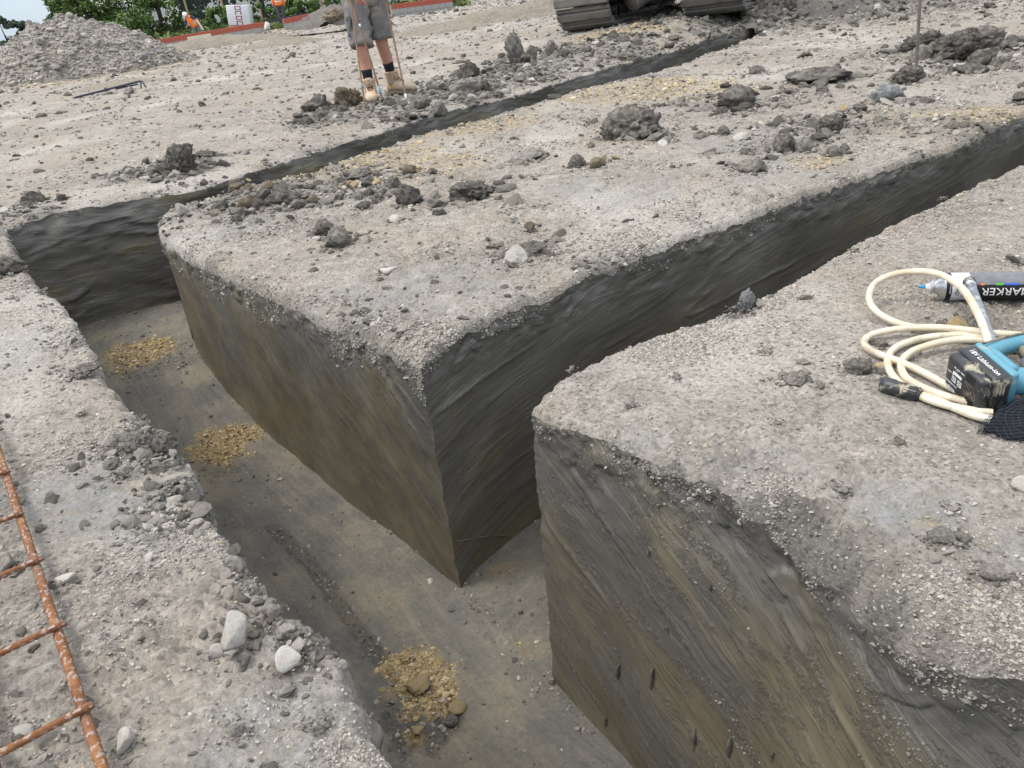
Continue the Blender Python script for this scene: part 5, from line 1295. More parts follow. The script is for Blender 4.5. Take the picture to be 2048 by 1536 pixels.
g4 = GT(1832, 142); rod(g4, extend(g4, AT(1840, 0, g4[1]), 1.7), .0105, M_RODG, 'grey steel pin stuck upright in the clods at the right', [], None, 'steel_pin')

# ------------------------------------------------------------------ excavator on the bank beyond the back trench
M_TRK = plain('worn_track_steel', (.135, .137, .135), .6, .35, .25, 7, dirt=(.24, .22, .195), dirt_amt=.55, dscale=5)
M_UND = plain('dark_greasy_steel', (.03, .03, .03), .7, .2, .3, 9, dirt=(.12, .11, .095), dirt_amt=.4, dscale=5)
M_YEL = plain('yellow_machine_paint', (.60, .36, .03), .45, 0, .1, 5, dirt=(.25, .22, .18), dirt_amt=.3, dscale=3)
M_GLASS = plain('dark_cab_glass', (.02, .025, .03), .1, 0, .1)
exA = Vector(AT(1186, 58, 12.3)); exB = Vector(AT(1434, 28, 11.45))
gv = exB - exA; axis_x = Vector((gv.x, gv.y, 0)).normalized(); axis_y = Vector((-axis_x.y, axis_x.x, 0)); gauge = math.hypot(gv.x, gv.y)
ctr = (exA + exB) / 2; yaw = math.atan2(axis_x.y, axis_x.x)
ex = empty('excavator', ctr, (math.asin(0), -math.atan2(gv.z, gauge), yaw)); tag(ex, 'tracked excavator with muddy steel track shoes standing on the bank beyond the back trench', 'excavator')
SW, PIT, RT, LEN = .80, .19, .40, 2.9
bmS = MB(); bmS.box((SW, PIT * .97, .022), (0, 0, -.012), bev=.004); bmS.box((SW, PIT * .62, .055), (0, PIT * .12, -.042), bev=.018); bmS.box((SW, .03, .03), (0, -PIT * .36, -.034), bev=.006)
for q in (-1, 1): bmS.box((.08, PIT * .94, .05), (q * .10, 0, .028), bev=.006)
SHOE = bmS.mesh('track_shoe')
per = 2 * LEN + 2 * math.pi * RT; nsh = int(per / PIT)
for sd_ in (-1, 1):
    fr_ = MB(); fr_.box((.30, LEN - .3, .34), (sd_ * gauge / 2, LEN / 2 + .05, RT + .07), bev=.03); fo = fr_.obj('track_frame', M_UND, ex, True)
    for yy, nm_ in ((0, 'idler'), (LEN, 'sprocket')):
        o = link(nm_, lathe([(-.05, .10), (-.05, RT - .10), (-.12, RT - .09), (-.12, RT - .06), (.12, RT - .06), (.12, RT - .09), (.05, RT - .10), (.05, .10)], 32), M_UND, ex, (sd_ * gauge / 2, yy, RT + .07))
    for k in range(6):
        o = link('roller', lathe([(-.14, .05), (-.14, .10), (-.10, .115), (.10, .115), (.14, .10), (.14, .05)], 20), M_UND, ex, (sd_ * gauge / 2, .4 + k * (LEN - .8) / 5, .19))
    for k in range(nsh):
        s_ = k / nsh * per
        if s_ < LEN: y, z, a = s_, .07, 0
        elif s_ < LEN + math.pi * RT: t = (s_ - LEN) / RT; y, z, a = LEN + RT * math.sin(t), .07 + RT - RT * math.cos(t), t
        elif s_ < 2 * LEN + math.pi * RT: y, z, a = LEN - (s_ - LEN - math.pi * RT), .07 + 2 * RT, math.pi
        else: t = (s_ - 2 * LEN - math.pi * RT) / RT; y, z, a = -RT * math.sin(t), .07 + RT + RT * math.cos(t), math.pi + t
        o = link('track_shoe', SHOE, M_TRK, ex, (sd_ * gauge / 2, y, z), (a, 0, 0))
cb_ = MB(); cb_.box((gauge - .3, 1.2, .30), (0, LEN / 2, .62), bev=.04); cb_.box((gauge * .55, 1.9, .22), (0, LEN / 2, .55), bev=.04); cb_.obj('car_body', M_UND, ex, True)
bl = MB(); bl.tube([(-.28, -.12, .36), (-.1, .1, .45), (.0, .5, .5)], [.20, .19, .15], 18); bl.obj('swivel_guard', M_TRK, ex, True)
up = MB(); up.box((2.4, 3.2, .75), (0, LEN / 2 + .4, 1.35), bev=.08); up.obj('upper_body', M_YEL, ex, True)
cab = MB(); cab.box((.95, 1.5, 1.5), (-.65, LEN / 2 - .5, 2.3), bev=.08).obj('cab', M_GLASS, ex, True)
bmm = MB(); bmm.box((.4, 3.2, .5), (.2, LEN / 2 - 2.0, 2.9), Matrix.Rotation(-.55, 3, 'X'), bev=.05); bmm.obj('boom', M_YEL, ex, True)

# ------------------------------------------------------------------ spoil heap at the end of the back trench, muddy lumps in the middle distance
def heap(name, c, rx, ry, h, label, cat, mat, attrs, seed, lumps=0, n=120, yaw=0, peak=1.5, kind=None):
    a = np.linspace(-1, 1, n); X, Y = np.meshgrid(a, a, indexing='ij'); 
    ca, sa = math.cos(yaw), math.sin(yaw)
    wx = c[0] + (X * rx) * ca - (Y * ry) * sa; wy = c[1] + (X * rx) * sa + (Y * ry) * ca
    r = np.sqrt(X ** 2 + Y ** 2) * (1 + .25 * fbm(X * 1.7 + seed, Y * 1.7, seed, 3))
    m = np.clip(1 - r ** peak, 0, 1); k = .5 * (rx + ry)
    fq = 9 / max(h, .25)
    f1_, r1_ = worley(wx * fq * .42, wy * fq * .42, seed + 1); f2_, r2_ = worley(wx * fq, wy * fq, seed + 4)
    z = h * m + np.where(m > 0, 1, 0) * sst(0, .12, m) * (h * .14 * fbm(wx * fq * .3, wy * fq * .3, seed, 5, .62) + h * .12 * r1_ ** 1.5 * sst(.6, .1, f1_) + h * .045 * r2_ * sst(.6, .1, f2_))
    z = c[2] + z - .06 * k * (m <= 0)
    P = np.stack([wx, wy, z], -1); at_ = {q: np.full(X.shape, v) for q, v in attrs.items()}
    at_['smear'] = at_['smear'] * sst(.0, .4, fbm(wx * 1.1, wy * 1.1, seed + 8, 4)); at_['dust'] = at_['dust'] * sst(-.2, .4, fbm(wx * .8, wy * .8, seed + 9, 4))
    o = link(name, grid_mesh(name, P, at_), mat); tag(o, label, cat, None, kind); TOPS[name + str(seed)] = (P, at_, None); return o, P
AT0 = dict(smear=0., yellow=0., dark=0., dust=0.)
e0 = GT(1600, 25); sp, SPP = heap('spoil_heap', (5.3, 12.6, .02), 2.3, 1.3, .62, 'dark clay spoil heap beside the excavator at the end of the back trench', 'spoil heap', M_DRY, dict(AT0, dark=1.0), 21, yaw=.8)
sp2, _ = heap('spoil_heap', (4.3, 11.45, .0), .9, .55, .32, 'low dark heap of clods covering the end of the back trench', 'spoil heap', M_DRY, dict(AT0, dark=1.0), 22, yaw=.8)
for key, n_ in (('spoil_heap21', 20), ('spoil_heap22', 10)):
    P = pick(key, n_, lambda c, at, d: (c[..., 2] > .10) * 1.0)
    for p in P: lump(p, random.uniform(.08, .24), 'l', random.choice('ddm'), random.uniform(.6, 1), None, 'dark clod lying on the spoil heap at the end of the back trench', 'clods on the spoil heaps'); ANON.append((COL.objects[-1], p, .1, 'd', 'l'))
    Q = pick(key, 1500, lambda c, at, d: (c[..., 2] > .05) * 1.0); scatter('clay_crumbs', Q, np.clip(.016 * np.exp(rng.normal(0, .6, len(Q))), .004, .07), M_DGRAV)
# big pale mound at the left
mc = AT(165, 118, 21.0)
md_, MP = heap('soil_mound', (mc[0] - .30, 21.3, -.05), 2.85, 3.0, 1.40, 'large pale grey mound of stony spoil in front of the trees at the left', 'spoil mound', M_DRY, dict(AT0, dust=.5, smear=.1), 23, n=210, peak=1.35)
Q = pick('soil_mound23', 22000, lambda c, at, d: (c[..., 2] > .1) * (c[..., 1] < 22.5))
o = scatter('mound_rubble', Q, np.clip(.015 * np.exp(rng.normal(0, .65, len(Q))), .008, .12), M_GRAVEL, flat=.7, tone=rng.uniform(.22, .95, len(Q))); o.parent = md_
for px, py, w_ in ((92, 130, 16), (118, 138, 18), (95, 150, 16), (290, 118, 24), (322, 106, 16), (155, 120, 12), (270, 125, 14)):
    P = AT(px, py, 18.9 - .0); P[2] = max(P[2], .1); lump(P, w_ / 1538 * 17, 'f', 'g', 1.4, None, 'greenish grey clay slab at the foot of the large pale mound', 'slabs at the foot of the mound')
# brown lumps behind the man's legs
h1, _ = heap('spoil_heap', AT(672, 46, 30.0), 1.5, .9, .55, 'dark spoil heap behind the man, seen left of his shorts', 'spoil heap', M_DRY, dict(AT0, dark=1.0), 24, n=70)
lump(AT(668, 42, 29.4), .95, 'h', 'b', .95, None, 'big brown clay lump on the dark spoil heap left of the man', None, 91)
lump(AT(760, 22, 28.5), .80, 'h', 'b', 1.0, None, 'big brown clay lump seen between the man and the right-hand rod', None, 92)
for px, py, Y, wx_, h_, lb in ((430, 92, 30, 3.2, .35, 'low brown ridge of spoil in front of the brick wall'), (1000, 28, 22, 2.2, .35, 'brown ridge of spoil between the man and the excavator'), (1090, 8, 24, 1.6, .4, 'brown spoil ridge just left of the excavator track'), (870, 35, 20, 1.5, .22, 'low churned ridge right of the man'), (560, 92, 24, 1.4, .22, 'low grey ridge left of the man'), (240, 165, 15, 1.0, .12, 'low streak of dark spoil behind the black metal bar')):
    p = AT(px, py, Y); p[2] = TZ(p[0], p[1]) - .03
    heap('spoil_ridge', p, wx_, .7, h_, lb, 'spoil ridge', M_DRY, dict(AT0, dark=.45, yellow=.25), 30 + int(px) % 17, n=80, yaw=.1)

# black metal bar with a foot, lying on the far ground
M_BAR = plain('black_blue_paint', (.035, .042, .06), .45, 0, .2)
b0 = GT(152, 199); b1 = GT(285, 176); tb_ = empty('metal_trestle', b1); tag(tb_, 'black metal bar with a splayed foot lying on the pale ground before the mound', 'trestle')
dv = Vector(b0 - b1)
MB().tube([dv * 1.0 + Vector((0, 0, .03)), Vector((0, 0, .10))], .016, 8).obj('bar', M_BAR, tb_)
MB().tube([Vector((0, 0, .10)), Vector((.02, -.12, -.02))], .014, 8).obj('leg', M_BAR, tb_); MB().tube([Vector((.02, 0, .10)), Vector((.11, -.10, -.02))], .014, 8).obj('leg', M_BAR, tb_)
MB().tube([dv * .42 + Vector((.02, 0, .05)), dv * .10 + Vector((.03, .05, .06))], .012, 8).obj('brace', M_BAR, tb_)

# ------------------------------------------------------------------ brick walls, blocks, pallet, fence
M_BRICK = plain('red_brick', (.42, .115, .075), .9, 0, .28, 3); M_MORT = plain('mortar', (.34, .30, .27), .95); M_BLOCK = plain('grey_concrete_block', (.33, .325, .31), .95, 0, .15, 4)
M_CREAM = plain('cream_block', (.60, .55, .45), .95, 0, .12, 4); M_BOARD = plain('cream_board', (.62, .57, .44), .8, 0, .1)
M_PWRAP = plain('white_film', (.62, .63, .66), .35, 0, .12, 3, spec=.5); M_MAROON = plain('maroon_print', (.22, .03, .06), .6)
M_POST = plain('pale_timber', (.42, .31, .17), .85, 0, .2, 6); M_RAIL = plain('dark_rail', (.05, .05, .055), .7)
BRK = MB().box((.215, .1025, .065), bev=.004).mesh('brick'); BLK = MB().box((.44, .10, .215), bev=.006).mesh('concrete_block')
def masonry(P0, P1, courses, label, blockmat, brickcourses_top=True, topdrop=0.0, cat='brick wall', blocks=1):
    P0 = Vector(P0); P1 = Vector(P1); d = P1 - P0; L_ = d.length; yaw = math.atan2(d.y, d.x); pit = -math.asin(d.z / L_)
    e = empty('brick_wall', P0, (0, pit, yaw)); tag(e, label, cat)
    hb = courses * .075
    MB().box((L_, .085, hb + .225 * blocks), (L_ / 2, .02, -(hb + .225 * blocks) / 2 - .004)).obj('mortar', M_MORT, e)
    for c in range(courses):
        off = .1125 * (c % 2); n = int((L_ + .1) / .225)
        for k in range(n): link('brick', BRK, M_BRICK, e, (off + .11 + k * .225, -.01 + random.uniform(-.003, .003), -.0375 - c * .075), (random.uniform(-.01, .01), 0, random.uniform(-.01, .01)))
    for c in range(blocks):
        n = int((L_ + .2) / .45)
        for k in range(n): link('concrete_block', BLK, blockmat, e, (.225 + k * .45 + (.1 if c % 2 else 0), -.014 + random.uniform(-.004, .004), -hb - .112 - c * .225), (0, random.uniform(-.008, .008), random.uniform(-.012, .012)))
    return e
masonry(AT(306, 80, 40.5), AT(528, 43, 41.5), 3, 'red brick wall on grey blocks running out from behind the mound', M_BLOCK, blocks=2)
masonry(AT(564, 38, 41.5), AT(628, 25, 42), 3, 'short red brick wall on cream blocks below the second worker', M_CREAM, blocks=2)
masonry(AT(628, 26, 42), AT(700, 14, 43), 3, 'red brick wall on grey blocks running behind the brown lump', M_BLOCK, blocks=2)
masonry(AT(780, 9, 42), AT(902, -6, 44), 3, 'red brick wall on grey blocks seen right of the man', M_BLOCK, blocks=2)
p = Vector(AT(374, 74, 39.6)); q = Vector(AT(421, 66, 39.9)); bd = empty('timber_board', p); tag(bd, 'cream board leaning against the front of the brick wall', 'board'); dd = q - p
for k in range(2): MB().box((dd.length, .05, .20), dd / 2 + Vector((0, 0, -.11 - .23 * k)), Matrix.Rotation(math.atan2(dd.y, dd.x), 3, 'Z') @ Matrix.Rotation(-math.asin(dd.z / dd.length), 3, 'Y'), bev=.006).obj('plank', M_BOARD, bd)
# pallet pack
pc = Vector(AT(484, 56, 45.5)); pl = empty('pallet_pack', pc, (0, .10, .05)); tag(pl, 'pallet of blocks in white film with maroon print behind the brick wall', 'pallet pack')
MB().box((1.12, 1.0, .95), (0, 0, .62), bev=.03).obj('wrapped_blocks', M_PWRAP, pl, True)
MB().box((1.14, 1.02, .10), (0, 0, .08)).obj('pallet', M_POST, pl)
pr = MB()
for k in range(4):
    for s_ in (-1, 1): pr.box((.05, .004, .16), (.03 + s_ * .13, -.503, .24 + k * .235)); 
    pr.box((.30, .004, .035), (.03, -.503, .33 + k * .235)); 
    if k % 2: pr.box((.30, .004, .035), (.03, -.503, .17 + k * .235))
pr.obj('print', M_MAROON, pl)
tag(lump(AT(536, 57, 39.5), .40, 's', 'w', 1.2, None, None, None, 5), 'white sack slumped at the end of the brick wall', 'sack').name = 'sack'
a = Vector(AT(530, 44, 43)); b_ = Vector(AT(700, 14, 46)); rl = empty('site_rail', a); tag(rl, 'long dark rail set behind the gap in the brick walls', 'rail')
MB().box(((b_ - a).length, .06, .16), (b_ - a) / 2, (b_ - a).to_track_quat('X', 'Z').to_matrix()).obj('beam', M_RAIL, rl)
# fence
fn = empty('site_fence', AT(380, 50, 52)); tag(fn, 'mesh fence on pale timber posts in front of the trees', 'fence'); fo = fn.location.copy()
m, nt_, bb_ = newmat('dark_green_netting'); bb_.inputs['Base Color'].default_value = (.03, .05, .045, 1)
tr = nn(nt_, 'ShaderNodeBsdfTransparent'); ms = nn(nt_, 'ShaderNodeMixShader'); ms.inputs[0].default_value = .5
ou = [n for n in nt_.nodes if n.type == 'OUTPUT_MATERIAL'][0]; nt_.links.new(tr.outputs[0], ms.inputs[1]); nt_.links.new(bb_.outputs[0], ms.inputs[2]); nt_.links.new(ms.outputs[0], ou.inputs[0])
M_NET = m
tops = []
for px in (310, 382, 452, 522, 590, 642, 720, 800):
    yb = 58 - (px - 382) * .135; Y = 52; b0 = Vector(AT(px + 5, yb + 6, Y)); t0 = b0 + Vector((-.05, 0, 2.0)); tops.append((b0, t0))
    MB().tube([b0 - Vector((0, 0, .3)) - fo, t0 - fo], .062, 8).obj('post', M_POST, fn)
for (b0, t0), (b1, t1) in zip(tops[:-1], tops[1:]):
    link('net_panel', mesh_from('net_panel', [b0 - fo, b1 - fo, t1 - fo - Vector((0, 0, .1)), t0 - fo - Vector((0, 0, .1))], [(0, 1, 2, 3)], False), M_NET, fn)

# ------------------------------------------------------------------ workers
def worker(feet, h, pose, label, top, trou, hat, yaw=0.0):
    e = empty('person', feet, (0, 0, yaw)); tag(e, label, 'person'); k = h / 1.78
    V_ = lambda *p: Vector(p) * k
    P = {n: V_(*p) for n, p in pose.items()}
    ch = [[(P['pel'], .13), (P['hl'], .09), (P['kl'], .06), (P['al'], .045), (P['al'] + V_(0, -.16, -.05), .04)], [(P['pel'], .13), (P['hr'], .09), (P['kr'], .06), (P['ar'], .045), (P['ar'] + V_(0, -.16, -.05), .04)],
          [(P['pel'], .13), (P['ch'], .15), (P['nk'], .055), (P['hd'], (.085, .10)), (P['hd'] + (P['hd'] - P['nk']).normalized() * .08, .06)], [(P['ch'], .15), (P['sl'], .06), (P['el'], .045), (P['wl'], .032), (P['wl'] + V_(0, 0, -.09), .03)], [(P['ch'], .15), (P['sr'], .06), (P['er'], .045), (P['wr'], .032), (P['wr'] + V_(0, 0, -.09), .03)]]
    skin_body('body', ch, M_SKIN, e, 1)
    j = MB(); sleeve(j, [P['nk'].lerp(P['ch'], .3), P['ch'], P['pel'] + V_(0, 0, -.04)], [.10, .20, .19], 16, .01)
    if top == 'jacket':
        for a_, b2, c_ in (('sl', 'el', 'wl'), ('sr', 'er', 'wr')): sleeve(j, [P['ch'].lerp(P[a_], .6), P[a_], P[b2], P[c_]], [.09, .085, .07, .055], 12, .008)
    jo = j.obj('jacket' if top == 'jacket' else 'vest', M_HIVIS, e, True)
    tp = MB()
    for t in (.35, .6): 
        c = P['ch'].lerp(P['pel'], t); tp.loft([ring(c + (P['pel'] - P['ch']).normalized() * q, P['pel'] - P['ch'], .205, .205, 16) for q in (-.025, .025)])
    tp.obj('tape', M_REFL, jo, True)
    t_ = MB()
    for a_, b2, c_ in (('hl', 'kl', 'al'), ('hr', 'kr', 'ar')): sleeve(t_, [P[a_] + V_(0, 0, .08), P[a_], P[b2], P[c_]], [.12, .115, .085, .07], 12, .008)
    t_.obj('trousers', trou, e, True)
    if top != 'jacket':
        s_ = MB()
        for a_, b2, c_ in (('sl', 'el', 'wl'), ('sr', 'er', 'wr')): sleeve(s_, [P['ch'].lerp(P[a_], .7), P[a_], P[b2], P[c_]], [.075, .072, .06, .045], 12, .006)
        s_.obj('sleeves', M_SHIRT, e, True)
    hm = MB(); d = (P['hd'] - P['nk']).normalized(); hm.loft([ring(P['hd'] + d * z, d, r * 1.15, r, 16) for z, r in ((.0, .125), (.01, .118), (.05, .112), (.09, .09), (.12, .05), (.13, .01))]); hm.obj('helmet', hat, e, True)
    return e
stand = dict(pel=(0, 0, .96), hl=(-.10, 0, .90), hr=(.10, 0, .90), kl=(-.11, -.02, .50), kr=(.11, -.02, .50), al=(-.12, 0, .08), ar=(.12, 0, .08), ch=(0, 0, 1.32), nk=(0, -.01, 1.52), hd=(0, -.03, 1.64), sl=(-.20, 0, 1.43), sr=(.20, 0, 1.43), el=(-.27, .02, 1.16), er=(.27, .02, 1.16), wl=(-.25, -.08, .93), wr=(.25, -.08, .93))
bend = dict(stand, ch=(-.17, -.16, 1.22), nk=(-.28, -.25, 1.36), hd=(-.33, -.30, 1.44), sl=(-.30, -.10, 1.28), sr=(-.02, -.30, 1.32), el=(-.42, -.20, 1.05), er=(.14, -.42, 1.20), wl=(-.40, -.34, .92), wr=(.34, -.46, 1.12))
p1 = Vector(AT(396, 70, 43.5)); p1.z -= .45; worker(p1, 1.75, bend, 'person in an orange vest, grey trousers and white helmet bending over behind the brick wall', 'vest', M_TROUG, M_HATW, .2)
p2 = Vector(AT(566, 46, 44.0)); p2.z -= .08; worker(p2, 1.72, stand, 'person in an orange jacket standing with back turned behind the brick walls', 'jacket', M_TROU, M_HATD, math.pi + .1)
def sheet(px0, py0, px1, py1, wd, label, mat, Y):
    a = Vector(AT(px0, py0, Y)); b2 = Vector(AT(px1, py1, Y)); d = b2 - a
    o = MB().box((wd, .03, d.length), (0, 0, 0), None, bev=.004).obj('board', mat); o.rotation_euler = d.to_track_quat('Z', 'Y').to_euler(); o.location = (a + b2) / 2; tag(o, label, 'board'); return o
sheet(393, 38, 406, 59, .22, 'cream board held in the hand of the bending worker', M_BOARD, 42.9)
sheet(366, 33, 378, 52, .34, 'grey sheet held behind the bending worker', plain('grey_sheet', (.35, .36, .37), .7), 43.6)

# ------------------------------------------------------------------ trees, hedge, grass
def mat_leaf(name, c0, c1, c2):
    m, nt, b = newmat(name); a = attr(nt, 'tone'); nt.links.new(ramp(nt, a, [(0, c0), (.55, c1), (1, c2)]), b.inputs['Base Color']); b.inputs['Roughness'].default_value = .6; b.inputs['Specular IOR Level'].default_value = .3; return m
M_LEAF = [mat_leaf('dark_foliage', (.020, .040, .012), (.05, .09, .024), (.10, .15, .042)), mat_leaf('mid_foliage', (.04, .07, .018), (.085, .15, .035), (.16, .24, .065)), mat_leaf('bluish_foliage', (.02, .038, .022), (.045, .075, .042), (.075, .115, .06)), mat_leaf('grass_green', (.05, .08, .02), (.10, .15, .04), (.20, .22, .09))]
M_BARK = plain('bark', (.06, .05, .04), .95); M_BLOSS = plain('white_blossom', (.72, .72, .64), .8)
def leaves(name, ctrs, n, lsize, mat, parent, seed, tone_j=.35):
    """leaf-sized faces through ellipsoid clumps: ctrs = [(centre, radii)]"""
    R = np.random.default_rng(seed); C = np.array([c for c, r in ctrs], float); Rr = np.array([r for c, r in ctrs], float); k = R.integers(0, len(ctrs), n)
    d = R.normal(0, 1, (n, 3)); d /= np.linalg.norm(d, axis=1)[:, None]; rad = R.uniform(.45, 1, n) ** .6
    P = C[k] + d * Rr[k] * rad[:, None]; ct = R.uniform(0, 1, len(ctrs))
    nrm = d + R.normal(0, .7, (n, 3)); nrm /= np.linalg.norm(nrm, axis=1)[:, None]
    t = np.cross(nrm, R.normal(0, 1, (n, 3))); t /= np.linalg.norm(t, axis=1)[:, None]; b = np.cross(nrm, t); s = (lsize * R.uniform(.6, 1.4, n))[:, None]
    V = np.stack([P - t * s, P + b * s * .55, P + t * s, P - b * s * .55], 1).reshape(-1, 3); F = np.arange(4 * n).reshape(n, 4)
    me = bpy.data.meshes.new(name); me.vertices.add(4 * n); me.vertices.foreach_set('co', V.astype(np.float32).ravel()); me.loops.add(4 * n); me.loops.foreach_set('vertex_index', F.astype(np.int32).ravel()); me.polygons.add(n); me.polygons.foreach_set('loop_start', np.arange(0, 4 * n, 4, dtype=np.int32)); me.update(calc_edges=True)
    tn = np.clip(.5 + (ct[k] - .5) * .7 + R.normal(0, tone_j * .5, n), 0, 1); at_ = me.attributes.new('tone', 'FLOAT', 'POINT'); at_.data.foreach_set('value', np.repeat(tn, 4).astype(np.float32))
    return link(name, me, mat, parent)
def tree(base, H, W_, mat, label, seed, group=None, cat='tree', name='tree', n=5200, ls=.16, low=.15):
    R = random.Random(seed); e = empty(name, base); tag(e, label, cat, group)
    th = H * .55; MB().tube([(0, 0, -.3), (.1, 0, th * .5), (-.05, .1, th)], [.16 * H / 8, .12 * H / 8, .05], 8).obj('trunk', M_BARK, e)
    cl = []
    for k in range(26):
        z = R.uniform(low, 1) ** .9; w_ = W_ * .5 * math.sqrt(max(.08, 1 - abs(z - .45) ** 1.6 * 2.1)); a = R.uniform(0, 6.28); q = R.uniform(.2, 1) ** .5 * w_
        rr = R.uniform(.10, .20) * H * .8; cl.append(((q * math.cos(a), q * math.sin(a), z * (H - rr * .6)), (rr * 1.15, rr * 1.15, rr * .8)))
    lb = MB()
    for c, r in cl[:7]: lb.tube([(0, 0, th * .6), Vector(c) * .6 + Vector((0, 0, th * .25)), c], [.07, .045, .02], 5)
    lb.obj('limb', M_BARK, e); leaves('crown', cl, n, ls, mat, e, seed); return e
def far_pt(px, Y): 
    x = AT(px, 30, Y)[0]; return Vector((x, Y, .25))
specs = [(172, 62, 6.6, 5.0, 1), (222, 68, 8.5, 6, 0), (262, 64, 8.5, 6.5, 1), (318, 70, 11, 8, 0), (385, 74, 12, 8, 0), (455, 70, 11.5, 8, 2), (528, 74, 12, 8.5, 0), (600, 70, 11, 8, 2), (675, 74, 12, 8, 0), (760, 76, 12, 8, 0), (860, 80, 12, 9, 2)]
names_ = ['tall dark green tree behind the fence', 'lighter green bushy tree behind the mound', 'bluish green tree behind the fence']
where = ['at the sky edge left', 'rising directly over the mound top', 'over the right shoulder of the mound', 'above the blossoming bush', 'above the bending worker', 'left of the pallet', 'above the pallet', 'above the standing worker', 'left of the man', 'behind the man', 'right of the man']
for i, (px, Y, H, W_, m_) in enumerate(specs): tree(far_pt(px, Y), H, W_, M_LEAF[m_], names_[m_] + ', ' + where[i], 700 + i, 'trees behind the site')
tree(far_pt(-5, 85), 3.6, 6.0, M_LEAF[2], 'small bluish tree at the left edge beyond the mound', 720, 'trees behind the site', n=3000)
for i, (px, Y, H, W_, m_, lb) in enumerate(((262, 50, 3.6, 3.4, 1, 'hedge bush with white blossom beside the mound'), (318, 50, 3.0, 3.2, 1, 'hedge bush with white blossom at the wall end'), (372, 54, 1.6, 3.2, 0, 'low dark bush behind the bending worker'), (440, 50, 1.5, 3.0, 1, 'low green bush between the bending worker and the pallet'), (540, 50, 1.5, 3.0, 1, 'low green bush right of the pallet'), (610, 52, 1.6, 3.2, 1, 'low green bush right of the standing worker'), (680, 50, 1.3, 3.0, 1, 'low green bush above the brown lump'))):
    e = tree(far_pt(px, Y), H, W_, M_LEAF[m_], lb, 740 + i, 'hedge bushes along the fence', 'bush', 'bush', 3600, .10, .02)
    if i < 2: leaves('blossom', [((random.uniform(-1.4, 1.4), -random.uniform(.4, 1.4), random.uniform(.4, 1) * H * .85), (.35, .35, .3)) for _ in range(12)], 240, .05, M_BLOSS, e, 760 + i)
# rough grass behind the walls
n = 9000; R_ = np.random.default_rng(5); gx = R_.uniform(-24, 0, n); gy = R_.uniform(45, 56, n)
cl = [((x, y, .35 + .05 * (y - 45) * .6), (.25, .25, .35)) for x, y in zip(gx[:900], gy[:900])]
g_ = leaves('grass', cl, 9000, .16, M_LEAF[3], None, 77); tag(g_, kind='stuff')

# ------------------------------------------------------------------ a label of its own for every scattered clod
def proj(P):
    d = np.asarray(P) - EYE; k = FPX / (d @ Fv); return 1024 + d @ Rv * k, 768 - d @ Uv * k
MARKS = []
SHORT = {'person in grey work shorts': 'the man with rods', 'tracked excavator': 'the excavator', 'marker spray can': 'the spray can', 'cream braided hose': 'the hose coil', 'black plastic hose': 'the hose connector', 'rusty steel reinforcing': 'the rebar mesh', 'grey steel pin': 'the upright steel pin', 'black metal bar': 'the black metal bar', 'large pale grey mound': 'the pale mound'}
anon_set = {a[0].name for a in ANON}
for o in list(COL.objects):
    if o.parent is None and 'category' in o and 'group' not in o and o.name not in anon_set and o['category'] in ('clay clod', 'stone', 'clay slab', 'clay heap', 'person', 'excavator', 'spray can', 'hose connector', 'rod', 'trestle', 'spoil mound', 'spoil heap', 'rebar mesh') and o.location.z > -.3:
        nm_ = o['label']; sh_ = next((v for k, v in SHORT.items() if nm_.startswith(k)), None)
        if sh_ is None: 
            w_ = nm_.split(); cut = next((i for i, x in enumerate(w_) if x.rstrip(',') in ('beyond', 'on', 'in', 'at', 'near', 'right', 'left', 'lying', 'standing', 'beside', 'behind', 'leaning', 'above', 'butting', 'between', 'touching', 'next', 'propped', 'across', 'against', 'with', 'below', 'hanging', 'overhanging', 'nearer', 'inside', 'under', 'just', 'close', 'curling', 'stuck', 'of', 'to')), len(w_)); sh_ = 'the ' + ' '.join(w_[:max(cut, 2)]).rstrip(',')
        MARKS.append((np.array(o.location if o.name != 'person' else hip1), sh_))
seen_short = {}
for P_, n_ in MARKS: seen_short[n_] = seen_short.get(n_, 0) + 1
MARKS = [m_ for m_ in MARKS if seen_short[m_[1]] == 1]
MX = np.array([m_[0][:2] for m_ in MARKS]); TONE = dict(d='dark', m='grey', p='pale', b='brown', w='white', y='yellow', g='bluish')
buckets = {}
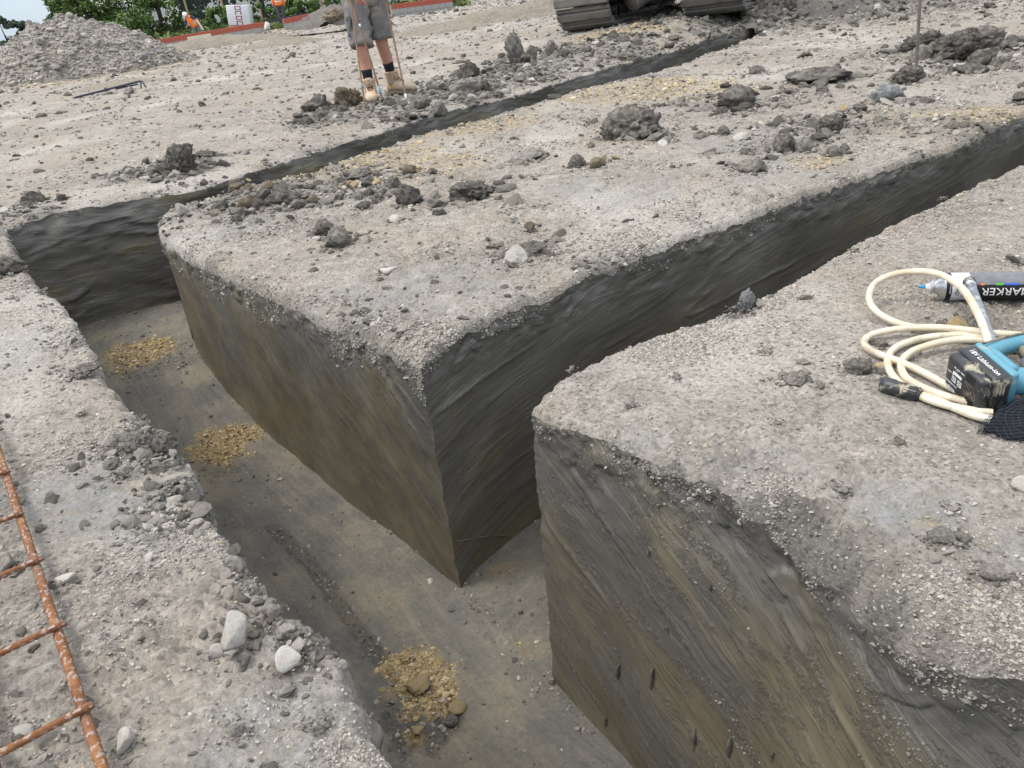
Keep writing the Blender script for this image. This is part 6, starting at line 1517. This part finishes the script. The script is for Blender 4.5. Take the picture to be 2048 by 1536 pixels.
for o, p, w_, m_, t in ANON:
    i = int(np.argmin(np.hypot(MX[:, 0] - p[0], MX[:, 1] - p[1]))); a_ = proj(p); b_ = proj(MARKS[i][0]); dx, dy = a_[0] - b_[0], a_[1] - b_[1]
    rel = ('left of' if dx < 0 else 'right of') if abs(dx) > abs(dy) * 1.3 else ('in front of' if dy > 0 else 'behind')
    d_ = math.hypot(p[0] - MX[i, 0], p[1] - MX[i, 1]); buckets.setdefault((TONE[m_], {'l': 'clod', 's': 'stone'}.get(t, 'clod'), rel, MARKS[i][1]), []).append((d_, o))
ORD = ['nearest', 'second', 'third', 'fourth', 'fifth', 'sixth', 'seventh', 'eighth', 'ninth', 'tenth', 'eleventh', 'twelfth']
for (tone, kd, rel, mk), L_ in buckets.items():
    L_.sort(key=lambda q: q[0])
    for j, (d_, o) in enumerate(L_):
        if j >= 12 or o['group'] == 'clods on the spoil heaps': continue
        o['label'] = (f'small {tone} {kd} {rel} {mk}' if len(L_) == 1 else f'small {tone} {kd} {rel} {mk}, {ORD[min(j, len(ORD) - 1)]}' + (' closest to it' if j else ' to it'))

# torn flakes hanging on the streaked face of the right block
fw = W_RA.reshape(-1, 3); dq = fw - EYE; kq = FPX / (dq @ Fv); FX = 1024 + dq @ Rv * kq; FY_ = 768 - dq @ Uv * kq
host = [o for o in COL.objects if o.name.startswith('trench_wall') and o.data.materials[0] == M_WRA][0]
M_FLK = plain('torn_clay', (.11, .103, .09), .85, 0, .35, 60, bumpd=.002)
for px, py, L_ in ((1240, 1325, 60), (1306, 1335, 66), (1392, 1455, 70), (1466, 1480, 66), (1552, 1500, 40), (1212, 1430, 34), (1660, 1180, 26), (1420, 1160, 24), (1340, 1255, 20), (1300, 1100, 20), (1770, 1200, 26)):
    i = int(np.argmin((FX - px) ** 2 + (FY_ - py) ** 2)); p0 = Vector(fw[i]); ln = L_ / 1538 * depth(p0); n_ = Vector((-.80, -.45, .2))
    R_ = random.Random(px); pts = [p0 + n_ * (.004 + .004 * math.sin(t * 3.1)) + Vector((R_.uniform(-.002, .002), R_.uniform(-.002, .002), -ln * t)) for t in (0, .2, .4, .6, .8, 1)]
    mb_ = MB(); mb_.tube(pts, [ln * .02, ln * .06, ln * .07, ln * .05, ln * .055, ln * .01], 8)
    for v in mb_.b.verts: v.co += Vector(mnoise.noise_vector(v.co * 140)) * .006
    mb_.obj('clay_flake', M_FLK, host, True)
